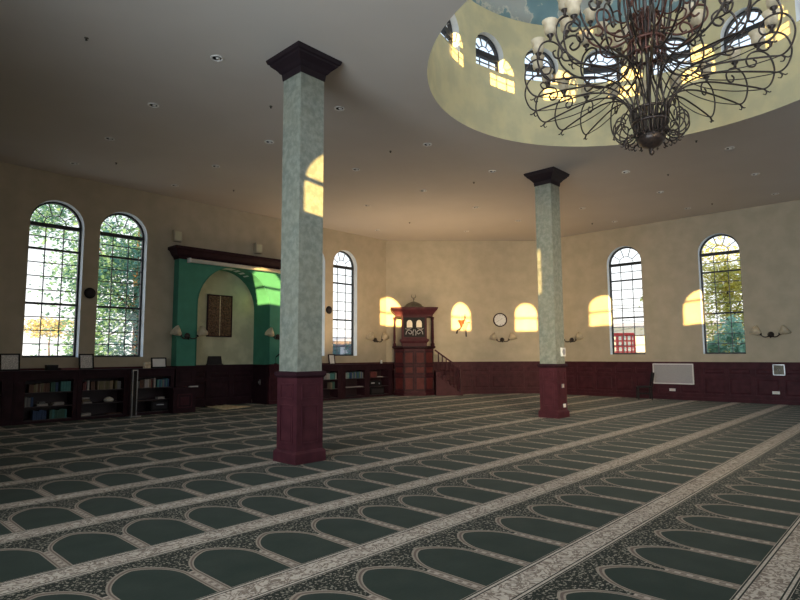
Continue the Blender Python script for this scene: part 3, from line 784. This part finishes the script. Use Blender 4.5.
# dark chair against the right wall
t=thing('chair','dark wooden chair standing against the right wall under its first window','chair',at('right',-7.62,.52),rzof('right')+R(-62))
MB().box(-.24,-.24,.42,.24,.22,.46).build('seat','black',t)
b=MB(); b.bar((-.22,.22,.46),(-.22,.30,.95),.04); b.bar((.22,.22,.46),(.22,.30,.95),.04); b.build('back_post','black',t)
MB().loft([[(-.23,.255,.62),(.23,.255,.62),(.23,.28,.62),(-.23,.28,.62)],[(-.23,.295,.93),(.23,.295,.93),(.23,.32,.93),(-.23,.32,.93)]]).build('backrest','black',t)
for sx in (-1,1):
    for y in (-.22,.2): MB().bar((sx*.21,y,.42),(sx*.22,y*1.06,0),.042).build('leg','black',t)
    MB().bar((sx*.215,-.22,.2),(sx*.215,.2,.2),.025).build('stretcher','black',t)

# ------------------------------------------------------------------ minbar (pulpit)
mb = thing('pulpit','cherry wood mosque pulpit with canopy, dome and side stair at the far wall','pulpit',at('far',1.31,.0),rzof('far'))
def hexa(hw, f, dep, z):
    hw -= .03
    return [(-hw,-.11,z),(-hw,-dep+f,z),(-hw+f,-dep,z),(hw-f,-dep,z),(hw,-dep+f,z),(hw,-.11,z)]
b=MB(); b.loft([hexa(.85,.38,1.0,z) for z in (0,.10)]+[hexa(.82,.38,.97,z) for z in (.12,1.85)]); b.build('base','wood',mb)
m=MB()
def pan(p0,p1,z0,z1,m=m):
    p0,p1=Vector((*p0,0)),Vector((*p1,0)); d=(p1-p0).normalized(); n=Vector((d.y,-d.x,0))
    for a,b_ in (((0,z0),(1,z0)),((0,z1),(1,z1)),((0,z0),(0,z1)),((1,z0),(1,z1))):
        A=p0.lerp(p1,a[0])+n*.008; B=p0.lerp(p1,b_[0])+n*.008
        m.bar((A.x,A.y,a[1]),(B.x,B.y,b_[1]),.028,.028)
for z0,z1 in ((.22,.74),(.86,1.16),(1.26,1.74)):
    pan((-.40,-.97),(-.04,-.97),z0,z1); pan((.04,-.97),(.40,-.97),z0,z1)
    pan((-.76,-.62),(-.44,-.94),z0,z1); pan((.44,-.94),(.76,-.62),z0,z1)
m.build('panel_moulding','darkwood',mb)
m=MB()
def rais(p0,p1,z0,z1):
    p0,p1=Vector((*p0,0)),Vector((*p1,0)); d=(p1-p0).normalized(); n=Vector((d.y,-d.x,0))
    a,b_=p0+d*.045,p1-d*.045
    return [[(a.x-n.x*.01,a.y-n.y*.01,z0+.05),(b_.x-n.x*.01,b_.y-n.y*.01,z0+.05),(b_.x-n.x*.01,b_.y-n.y*.01,z1-.05),(a.x-n.x*.01,a.y-n.y*.01,z1-.05)],
            [(a.x+n.x*.014,a.y+n.y*.014,z0+.05),(b_.x+n.x*.014,b_.y+n.y*.014,z0+.05),(b_.x+n.x*.014,b_.y+n.y*.014,z1-.05),(a.x+n.x*.014,a.y+n.y*.014,z1-.05)]]
for z0,z1 in ((.22,.74),(.86,1.16),(1.26,1.74)):
    for p0,p1 in (((-.40,-.97),(-.04,-.97)),((.04,-.97),(.40,-.97)),((-.76,-.62),(-.44,-.94)),((.44,-.94),(.76,-.62))):
        MB().loft(rais(p0,p1,z0,z1)).build('raised_panel','woodlight',mb)
MB().loft([hexa(.82,.38,.97,1.85),hexa(.90,.40,1.05,1.90),hexa(.90,.40,1.05,1.96)]).build('base_cornice','darkwood',mb)
bx=MB(); bx.loft([[(-h,-1.02+e,z),(h,-1.02+e,z),(h,-.45,z),(-h,-.45,z)] for h,e,z in ((.50,.02,1.96),(.50,.02,2.08),(.58,-.03,2.16),(.58,-.03,2.22),(.50,.03,2.26),(.50,.03,3.16))]); bx.build('lectern_box','wood',mb)
dk=MB().box(-.42,-1.0,2.32,.42,-.985,3.10).build('dark_front','black',mb)
for s in (-1,1):
    aw=MB(); N=12; pl=[(s*.19+.11*math.cos(PI*i/N),2.86+.14*math.sin(PI*i/N)) for i in range(N+1)]+[(s*.19-.11,2.70),(s*.19+.11,2.70)]
    aw.loft([[(x,-1.002,z) for x,z in pl],[(x,-1.012,z) for x,z in pl]]); aw.build('arched_light','cream',mb)
cg=MB()
for s in (-1,1):
    cg.tube(catmull([(s*.34,-1.008,2.42),(s*.30,-1.008,2.55),(s*.20,-1.008,2.60),(s*.10,-1.008,2.52),(s*.16,-1.008,2.44),(s*.24,-1.008,2.50)],5),.016,5)
    cg.tube(catmull([(s*.05,-1.008,2.38),(s*.06,-1.008,2.50),(s*.02,-1.008,2.62)],5),.016,5); cg.tube(catmull([(s*.36,-1.008,2.66),(s*.28,-1.008,2.63),(s*.12,-1.008,2.66)],5),.012,5)
cg.build('metal_inlay','panelgrey',mb)
for s in (-1,1):
    for y in (-.60,-.14):
        MB().lathe([(.06,1.96),(.06,2.06),(.03,2.10),(.045,2.3),(.035,2.7),(.03,3.0),(.045,3.08),(.055,3.14)],10,(s*.78,y,0)).build('post','wood',mb)
can=MB(); can.loft([[(-h,-.99-h*.0+e,z),(h,-.99+e,z),(h,-.11,z),(-h,-.11,z)] for h,e,z in ((.74,.05,3.14),(.76,.03,3.22),(.84,-.05,3.32),(.93,-.14,3.42),(.95,-.16,3.50),(.6,.1,3.53))]); can.build('canopy','wood',mb)
MB().lathe([(.48,3.51),(.44,3.55),(.36,3.58),(.31,3.65),(.20,3.72),(.08,3.76),(0.02,3.775)],20,(0,-.62,0)).build('dome','verd',mb)
cr=MB(); cr.tube([(0,-.62,3.76),(0,-.62,3.92)],.016); cr.lathe([(0,0),(.035,.02),(.035,.04),(0,.06)],8,(0,-.62,3.83))
cr.tube([(.09*math.sin(R(a)),-.62,4.0-.09*math.cos(R(a))) for a in range(-140,141,20)],[.005+.016*math.cos(R(a*.64)) for a in range(-140,141,20)],6)
cr.build('crescent_finial','verd',mb)
# stair
st=MB(); n=5; L0,L1=.85,1.86
for i in range(n):
    x0=L0+(L1-L0)*i/n; x1=L0+(L1-L0)*(i+1)/n; z=.95-.95*i/n
    st.box(x0,-.93,0,x1,-.14,max(z,.12))
st.build('steps','wood',mb)
for yy in (-.95,):
    sg=MB(); sg.loft([[(L0,yy,0),(L1,yy,0),(L1,yy,.12),(L0,yy,.80)],[(L0,yy+.03,0),(L1,yy+.03,0),(L1,yy+.03,.12),(L0,yy+.03,.80)]]); sg.build('stringer','wood',mb)
    MB().bar((L0-.04,yy,1.80),(L1,yy,1.04),.05,.06).build('handrail','wood',mb)
    for i in range(6):
        x=L0+.10+i*.155; zr=1.78-(x-L0)*.735; zb=.78-(x-L0)*.68
        MB().lathe([(.024,zb),(.034,zb+.15),(.02,zb+.3),(.03,(zb+zr)/2+.1),(.02,zr-.02)],8,(x,yy,0)).build('baluster','wood',mb)
    MB().sq([(.045,0),(.045,1.12),(.06,1.13),(.06,1.17),(.03,1.20)],(L1,yy)).build('newel_post','wood',mb)

# ------------------------------------------------------------------ chandelier
ch = thing('chandelier','huge wrought iron chandelier with scrolling arms and cream glass shades hanging in the rotunda','chandelier',(CX,CY,0),0)
def rp(P): return [(r,0,z) for r,z in P]
MB().tube([(0,0,4.98),(0,0,10.93)],.035,8).build('stem','iron',ch)
MB().lathe([(0,4.86),(.035,4.89),(.045,4.93),(.02,4.96),(.05,4.99),(.13,5.02),(.20,5.09),(.23,5.17),(.21,5.22),(.10,5.24)],24).build('bowl','iron',ch)
lc_=MB()
for z in (5.40,5.62):
    lc_.shell([(.25,z),(.29,z),(.29,z+.035),(.25,z+.035),(.25,z)],28)
for k in range(24):
    a=2*PI*k/24; lc_.bar((.24*math.cos(a),.24*math.sin(a),5.20),(.27*math.cos(a),.27*math.sin(a),5.66),.022,.02)
lc_.build('lower_collar','iron',ch)
uc=MB()
for z in (6.58,6.80): uc.shell([(.25,z),(.30,z),(.30,z+.04),(.25,z+.04),(.25,z)],28)
for k in range(20):
    a=2*PI*k/20; uc.bar((.275*math.cos(a),.275*math.sin(a),6.5),(.275*math.cos(a),.275*math.sin(a),6.86),.045,.015)
uc.build('upper_collar','bronze',ch)
cage=[]
first=None
def arms(name, n, off, mesh_mb, mat, shade=None):
    first=None
    for k in range(n):
        a=off+2*PI*k/n
        if first is None:
            first=mesh_mb.build(name,mat,ch,(0,0,0),a)
            if shade: 
                for nm,mbx,mt in shade: mbx.build(nm,mt,first)
        else:
            o=first.copy(); COL.objects.link(o); o.rotation_euler=(0,0,a); o.parent=ch
            for s in first.children:
                c=s.copy(); COL.objects.link(c); c.parent=o
def cup(r,z,k=1.0):
    holder=MB().lathe([(.012,z-.10*k),(.03*k,z-.07*k),(.02*k,z-.05*k),(.055*k,z-.01*k),(.06*k,z+.01*k),(.03*k,z+.02*k)],10,(r,0,0))
    sh=MB().shell([(.035*k,z),(.085*k,z+.03*k),(.10*k,z+.09*k),(.095*k,z+.16*k),(.135*k,z+.25*k),(.128*k,z+.25*k),(.088*k,z+.16*k),(.092*k,z+.09*k),(.03*k,z+.02*k)],14,(r,0,0))
    return [('candle_cup',holder,'iron'),('glass_shade',sh,'shade')]
def drop(m,r,z):
    m.tube(catmull(rp([(r-.02,z),(r+.02,z-.05),(r+.0,z-.10),(r-.04,z-.09)]),4),[.016]*5+[.012]*4+[.008]*4,5)
    m.tube(catmull(rp([(r,z-.02),(r+.06,z-.06),(r+.09,z-.05)]),4),.011,5)
# outer tier: long strand from the lower collar, C scroll at its end
lo=MB()
lo.tube(catmull(rp([(.28,5.46),(.30,5.66),(.41,5.88),(.62,6.04),(.95,6.10),(1.35,6.05),(1.70,5.98),(1.86,5.95),(1.98,6.06),(2.04,6.28),(1.98,6.50),(1.84,6.60),(1.68,6.57),(1.60,6.46),(1.63,6.35),(1.72,6.34),(1.76,6.42),(1.71,6.46)]),6),.0148,6)
drop(lo,1.87,5.95)
arms('arm',20,0.06,lo,'iron',cup(1.80,6.70,.95))
# strands fanning from the upper collar down to the outer tips
ls=MB(); ls.tube(catmull(rp([(.28,6.62),(.32,6.42),(.50,6.22),(.85,6.02),(1.30,5.93),(1.70,5.93),(1.86,5.95)]),6),.009,5)
arms('strand',20,0.06,ls,'iron')
# hourglass wires between the collars
for i,tw in enumerate((.42,-.42)):
    wv=MB(); p=[]
    for k in range(13):
        t_=k/12; r=.28-.0*t_-.08*math.sin(PI*t_); z=5.62+.98*t_; a=tw*(t_-.5)*2
        p.append((r*math.cos(a),r*math.sin(a),z))
    wv.tube(p,.009,5); arms('wire',9,i*.2,wv,'iron')
# middle tier
l2=MB()
l2.tube(catmull(rp([(.28,6.70),(.36,6.56),(.60,6.44),(.95,6.46),(1.20,6.58),(1.42,6.82),(1.50,7.08),(1.42,7.30),(1.24,7.36),(1.10,7.26),(1.12,7.12),(1.22,7.08),(1.28,7.16),(1.22,7.22)]),6),.019,6)
l2.tube(catmull(rp([(1.20,6.58),(1.36,6.56),(1.42,6.66),(1.34,6.72),(1.29,6.66)]),5),.016,5)
drop(l2,.95,6.47)
arms('arm',12,.17,l2,'iron',cup(1.34,7.46,1.05))
# inner upper tier of bronze scrolls
l3=MB()
l3.tube(catmull(rp([(.26,6.95),(.50,6.86),(.76,6.92),(.92,7.08),(.90,7.26),(.76,7.30),(.68,7.20),(.74,7.12),(.81,7.16)]),6),.018,6)
l3.tube(catmull(rp([(.26,7.25),(.42,7.12),(.58,7.14),(.62,7.26),(.52,7.32),(.46,7.25)]),5),.014,5)
arms('arm',10,.05,l3,'bronze',cup(.88,7.40,.85))
l4=MB(); l4.tube(catmull(rp([(.28,6.85),(.38,7.15),(.42,7.6),(.36,8.05),(.22,8.4),(.05,8.6)]),6),.016,6); arms('cage_rib',12,0,l4,'iron')
l5=MB(); l5.tube(catmull(rp([(.10,6.86),(.20,7.0),(.24,7.2),(.16,7.34),(.10,7.24),(.15,7.16)]),5),.016,5); l5.lathe([(0,0),(.03,.03),(0,.07)],6,(.2,0,7.3)); arms('inner_scroll',14,.1,l5,'bronze')
# lower small scrolls round the bowl
l6=MB(); l6.tube(catmull(rp([(.25,5.42),(.26,5.25),(.35,5.17),(.48,5.18),(.57,5.29),(.57,5.43),(.50,5.52),(.42,5.49),(.41,5.41)]),6),.012,5); drop(l6,.40,5.18); arms('lower_scroll',20,.1,l6,'iron')
MB().lathe([(.12,DT+1.50),(.30,DT+1.52),(.34,DT+1.57),(.10,DT+1.585)],20).build('ceiling_rose','iron',ch)

# ------------------------------------------------------------------ downlights and sprinklers
ORD=['first','second','third','fourth','fifth','sixth','seventh','eighth','ninth','tenth','eleventh','twelfth']
LR=[(15.33,[4.50,7.08,15.12],'nearest the mihrab wall'),(13.0,[4.49,7.05,12.36,17.7],'second from the mihrab wall'),(10.62,[4.43,7.05,9.70,12.38,15.0,17.6],'third from the mihrab wall'),
    (8.15,[4.39,7.0,9.65,12.29,17.55,20.17],'behind the two columns'),(5.63,[14.82,17.43,20.02],'before the farther column'),(3.17,[14.77,17.44,20.05],'level with the chandelier')]
f0=None
for v,us,desc in LR:
    for i,u in enumerate(us):
        lab='recessed ceiling downlight, %s from left in the row %s'%(ORD[i],desc)
        if f0 is None:
            f0=thing('downlight',lab,'ceiling light',(u,v,HC),0,'recessed ceiling downlights')
            MB().shell([(.075,-.001),(.105,-.001),(.105,-.012),(.085,-.018),(.07,-.006),(.075,-.001)],20).build('trim_ring','lamp',f0)
            MB().lathe([(.074,-.002),(.074,-.004)],20).build('baffle','black',f0)
            MB().lathe([(.0,-.022),(.03,-.016),(.035,-.004)],12,(.012,-.01,0)).build('lamp','lamp',f0)
        else:
            o=copy_tree(f0); o.location=(u,v,HC); o['label']=lab
SP=[(2.73,9.05),(5.21,14.56),(6.02,9.04),(8.48,14.56),(9.37,9.06),(12.74,9.07),(15.06,13.6),(13.72,3.6),(15.82,4.89),(19.9,8.88),(19.96,4.88)]
SPD=['nearest the left edge of the ceiling','above the second left window','just left of the near column top','above the mihrab cornice','right of the near column top','left of the farther column top','near the far wall corner','closest below the chandelier','right below the rotunda edge','right of the farther column, toward the right wall','nearest the right edge of the ceiling']
s0=None
for (u,v),d in zip(SP,SPD):
    lab='tiny dark ceiling sprinkler head, the one '+d
    if s0 is None:
        s0=thing('ceiling_sprinkler',lab,'sprinkler',(u,v,HC),0,'ceiling sprinkler heads')
        MB().lathe([(.032,0),(.028,-.008)],12).build('escutcheon','verd',s0); MB().lathe([(.009,-.008),(.009,-.032),(.02,-.034),(.02,-.037)],8).build('deflector','black',s0)
    else:
        o=copy_tree(s0); o.location=(u,v,HC); o['label']=lab

# ------------------------------------------------------------------ outdoors
M['ground']=pm('outdoor paving',(.55,.55,.53),.9,c2=(.48,.48,.46),scale=.3)
g=MB()
g.box(-20,VL+1.2,-.12,80,100,-.10); g.box(UR+.6,-40,-.12,100,VL+1.2,-.10)
struct(g.build('ground_outside','ground'),'pale paved ground outside the windows')
def tree(label,u,v,crowns,n,leaf,size=.16,trunk=None,group='trees outside the windows',cat='tree'):
    t=thing('tree' if cat=='tree' else 'shrub',label,cat,(u,v,-.10),0,group); m=MB(); rr=random.Random(int(u*100+v*7))
    tot=sum(c[3]*c[4]*c[5] for c in crowns)
    for cx,cy,cz,rx,ry,rz_ in crowns:
        cl=[]
        for _ in range(max(6,int(34*(rx*ry*rz_)/tot+4))):
            while True:
                p=Vector((rr.uniform(-1,1),rr.uniform(-1,1),rr.uniform(-1,1)))
                if .35<p.length<1: break
            cl.append(Vector((cx+p.x*rx,cy+p.y*ry,cz+p.z*rz_)))
        for _ in range(int(n*rx*ry*rz_/tot)):
            c=rr.choice(cl); s=min(rx,rz_)*.36; p=c+Vector((rr.gauss(0,s),rr.gauss(0,s),rr.gauss(0,s*.7)))
            if p.z<.05: p.z=.05+rr.random()*.2
            d=Vector((rr.uniform(-1,1),rr.uniform(-1,1),rr.uniform(-.6,.3))).normalized(); w=d.cross(Vector((rr.uniform(-1,1),rr.uniform(-1,1),1))).normalized()
            L=size*(.6+.8*rr.random())
            m.add([p-d*L*.5,p+w*L*.28,p+d*L*.5,p-w*L*.28],[(0,1,2,3)])
    m.build('foliage',leaf,t,recalc=False)
    if trunk:
        b=MB(); h,r0=trunk
        b.tube([(0,0,0),(.05,.02,h*.4),(-.04,.0,h*.75),(.05,0,h)],[r0,r0*.8,r0*.6,r0*.3],8)
        for c in crowns:
            b.tube(catmull([(0,0,h*.5),(c[0]*.4,c[1]*.4,h*.5+(c[2]-h*.5)*.55),(c[0],c[1],c[2]+c[5]*.4)],5),[r0*.45-.035*r0*k for k in range(11)],6)
        b.build('trunk','bark',t)
    return t
tree('leafy green tree outside the second left window',9.4,23.5,[(0,0,2.6,2.0,1.5,2.4),(-.2,0,5.4,2.2,1.6,2.2),(-2.3,.3,6.6,1.4,1.2,1.5),(-1.9,0,4.7,1.0,1.0,.9),(.6,.3,7.4,2,1.5,1.5),(-1.7,.2,2.0,.7,.8,1.2)],21000,'leaf',.18,(7.0,.14))
tree('small yellowing tree far outside the leftmost window',16.3,60,[(0,0,4.3,3.0,2.0,.75)],1100,'leafm',.34,(3.9,.10))
tree('yellow-green tree outside the right-hand window',29.0,6.7,[(0,0,2.4,1.6,1.9,2.5),(0,.3,5.4,1.4,1.5,1.6),(0,-.9,4.2,1.3,1.4,2.0)],10500,'leafy',.17,(6.0,.15))
tree('dark green shrub under the yellowing tree outside the right-hand window',24.4,5.75,[(0,0,1.5,.5,1.25,1.5)],4200,'leafp',.19,None,None,'shrub')
tree('yellowing branch tree seen at the edge of the first right-hand window',36,11.9,[(0,0,5.2,.6,1.3,.6)],400,'leafy',.22,(5.4,.08))
for x,k in ((24.3,'left'),(25.5,'right')):
    tree('small dark bush outside the window near the far corner, the %s one'%k,x-.1,28.5,[(0,0,1.5,.28,.28,1.0)],700,'leafd',.14,(1.5,.04),None,'shrub')
M['bluegrey']=pm('blue grey cladding',(.035,.075,.17),.6,c2=(.028,.06,.14),scale=2)
M['roofgrey']=pm('grey roof',(.42,.43,.48),.7,c2=(.38,.39,.43),scale=2)
M['pinkwall']=pm('pale brick',(.11,.10,.13),.8,c2=(.09,.085,.115),scale=3)
M['redpaint']=pm('red paint',(.62,.05,.05),.5,c2=(.52,.04,.04))
def building(label,loc,rz,w,d,h,wall,roof):
    t=thing('building',label,'building',loc,rz); MB().box(-w/2,0,0,w/2,d,h).build('wall',wall,t)
    MB().loft([[(-w/2-.3,-.3,h),(w/2+.3,-.3,h),(w/2+.3,d+.3,h),(-w/2-.3,d+.3,h)],[(-w/2,d*.4,h+.6),(w/2,d*.4,h+.6),(w/2,d*.6,h+.6),(-w/2,d*.6,h+.6)]]).build('roof',roof,t)
    n=int(w/2.5)
    for i in range(n):
        x=-w/2+(i+.5)*w/n; MB().box(x-.5,-.04,h*.45,x+.5,.0,h*.8).build('window','panelgrey',t)
building('low pale building beyond the window near the far corner',(44,52,-.1),R(-20),26,8,3.4,'pinkwall','roofgrey')
building('low blue-grey building beyond the first right-hand window',(54,20,-.1),R(-72),18,8,4.2,'bluegrey','roofgrey')
fg=thing('lattice_gate','bright red lattice barrier outside the first right-hand window','barrier',(33.5,13.7,-.1),R(-68))
f=MB()
for x in (-.95,0,.95): f.bar((x,0,0),(x,0,2.9),.10)
f.bar((-.95,0,2.9),(.95,0,2.9),.1); f.bar((-.95,0,.4),(.95,0,.4),.1); f.build('post','redpaint',fg)
f=MB()
for i in range(8): f.bar((-.95+.25*i,.03,.4),(-.95+.25*i,.03,2.9),.09)
for i in range(8): f.bar((-.95,.03,.5+.33*i),(.95,.03,.5+.33*i),.09)
f.build('lattice','redpaint',fg)
for i,(z0,z1,lab) in enumerate(((5.7,5.2,'uppermost'),(5.0,4.75,'middle'),(4.2,4.05,'lowest'))):
    m=MB(); m.tube([(42,11.2+2.8*2*k/10-.6,z0+(z1-z0)*k/10-.25*math.sin(PI*k/10)) for k in range(-6,16)],.018,5)
    tag(m.build('power_line','black'),'thin dark power line across the first right-hand window, the %s one'%lab,'power line','power lines')
po=thing('utility_pole','dark wooden pole carrying the power lines outside','pole',(42,19.0,-.1)); MB().lathe([(.14,0),(.10,7.5)],8).build('pole','bark',po); MB().bar((0,-.8,6.2),(0,.8,6.2),.1).build('crossarm','bark',po)

# ------------------------------------------------------------------ light
w=bpy.data.worlds.new('sky'); bpy.context.scene.world=w; w.use_nodes=True
nt=w.node_tree; bg=nt.nodes['Background']
tc=nt.nodes.new('ShaderNodeTexCoord'); sp=nt.nodes.new('ShaderNodeSeparateXYZ'); nt.links.new(tc.outputs['Generated'],sp.inputs[0])
zf=ramp(S(nt,sp.outputs[2]),.0,.6)
nt.links.new(mix(nt,zf,(1.0,.97,.93),(.62,.80,1.0)),bg.inputs[0]); bg.inputs[1].default_value=1.6

def lamp(name,kind,loc,energy,color,direction=None,**kw):
    l=bpy.data.lights.new(name,kind); l.energy=energy; l.color=color
    for k,v in kw.items(): setattr(l,k,v)
    o=bpy.data.objects.new(name,l); COL.objects.link(o); o.location=loc
    if direction is not None: o.rotation_euler=Vector(direction).to_track_quat('-Z','Y').to_euler()
    return o
SA=R(41.5)
lamp('sun','SUN',(-30,-30,12),30.0,(1.0,.60,.20),(math.cos(SA),math.sin(SA),-.066),angle=R(.28))
# unseen fill lamps added along the rear walls, behind the viewer
lamp('rear_warm_fill','AREA',(-.2,-6.0,3.6),140,(1.0,.76,.46),(math.cos(R(44)),math.sin(R(44)),-.085),shape='RECTANGLE',size=5,size_y=1.6,spread=R(34))  # added warm fill aimed at the far wall
lamp('rear_fill','AREA',(6,-9.6,3.4),150,(.95,.97,1.0),(.25,1,.02),shape='RECTANGLE',size=9,size_y=3.5)  # added neutral fill, no source of its own here
lamp('end_fill','AREA',(17.5,-8.6,3.0),120,(.88,.94,1.0),(-.35,1,.05),shape='RECTANGLE',size=5,size_y=3.5)  # added cool fill from the rear corner
# added side fill, and an added uplight imitating bounce from the far corner
lamp('side_fill','AREA',(-2.2,2.5,3.0),420,(.86,.95,1.0),(1,.05,.0),shape='RECTANGLE',size=8,size_y=3.5,spread=R(110))  # added cool fill lamp beside the near wall
lamp('corner_bounce_fill','AREA',(14.9,13.0,1.75),160,(1.0,.69,.40),(.25,.25,1),shape='RECTANGLE',size=7,size_y=2.0)  # added warm lamp facing up, stands in for bounced sunlight
bpy.data.objects['corner_bounce_fill'].rotation_euler=(R(176),0,R(-45))
# fill lamps added in the rotunda windows on the viewer's side
for k in range(7,13):
    a=R(11.25+22.5*k)
    lamp('rotunda_fill','AREA',(CX+(RD+.1)*math.cos(a),CY+(RD+.1)*math.sin(a),8.35),40,(.95,.97,1.0),(-math.cos(a),-math.sin(a),.05),shape='RECTANGLE',size=.8,size_y=.8)
# portals at the windows in view
for fr,lst in (('left',LW),('right',RW)):
    for o in lst:
        if o['sill']<0: continue
        l=lamp('window_portal','AREA',at(fr,o['c'],-.28,(o['sill']+o['top'])/2),1,(1,1,1),Vector(at(fr,0,1))-Vector(at(fr,0,0)),shape='RECTANGLE',size=o['w'],size_y=o['top']-o['sill'])
        l.data.cycles.is_portal=True

# ------------------------------------------------------------------ camera
cam=bpy.data.cameras.new('camera'); co=bpy.data.objects.new('camera',cam); COL.objects.link(co)
cam.sensor_width=36; cam.lens=567.033/800*36; cam.clip_end=500
PIT,ROLL,YAW=.0971,.0050,.0329
def cray(a,b):
    cr,sr=math.cos(ROLL),math.sin(ROLL); a,b=a*cr+b*sr,-a*sr+b*cr
    c,s=math.cos(PIT),math.sin(PIT)
    return a, c-s*b, s+c*b
def toworld(x,y,z):
    x,y=x*math.cos(YAW)+y*math.sin(YAW),-x*math.sin(YAW)+y*math.cos(YAW)
    return Vector(((x+y)*q,(-x+y)*q,z))
f0_=toworld(*cray(0,0)).normalized(); rt=(toworld(*cray(1,0))-toworld(*cray(0,0))).normalized(); up=rt.cross(f0_).normalized()
mt=Matrix((rt,up,-f0_)).transposed().to_4x4(); mt.translation=(0,0,1.6); co.matrix_world=mt
sc=bpy.context.scene; sc.camera=co
sc.view_settings.view_transform='Standard'; sc.view_settings.look='None'; sc.view_settings.exposure=0
sc.cycles.max_bounces=8; sc.cycles.diffuse_bounces=5; sc.cycles.transparent_max_bounces=12
sc.cycles.sample_clamp_indirect=6
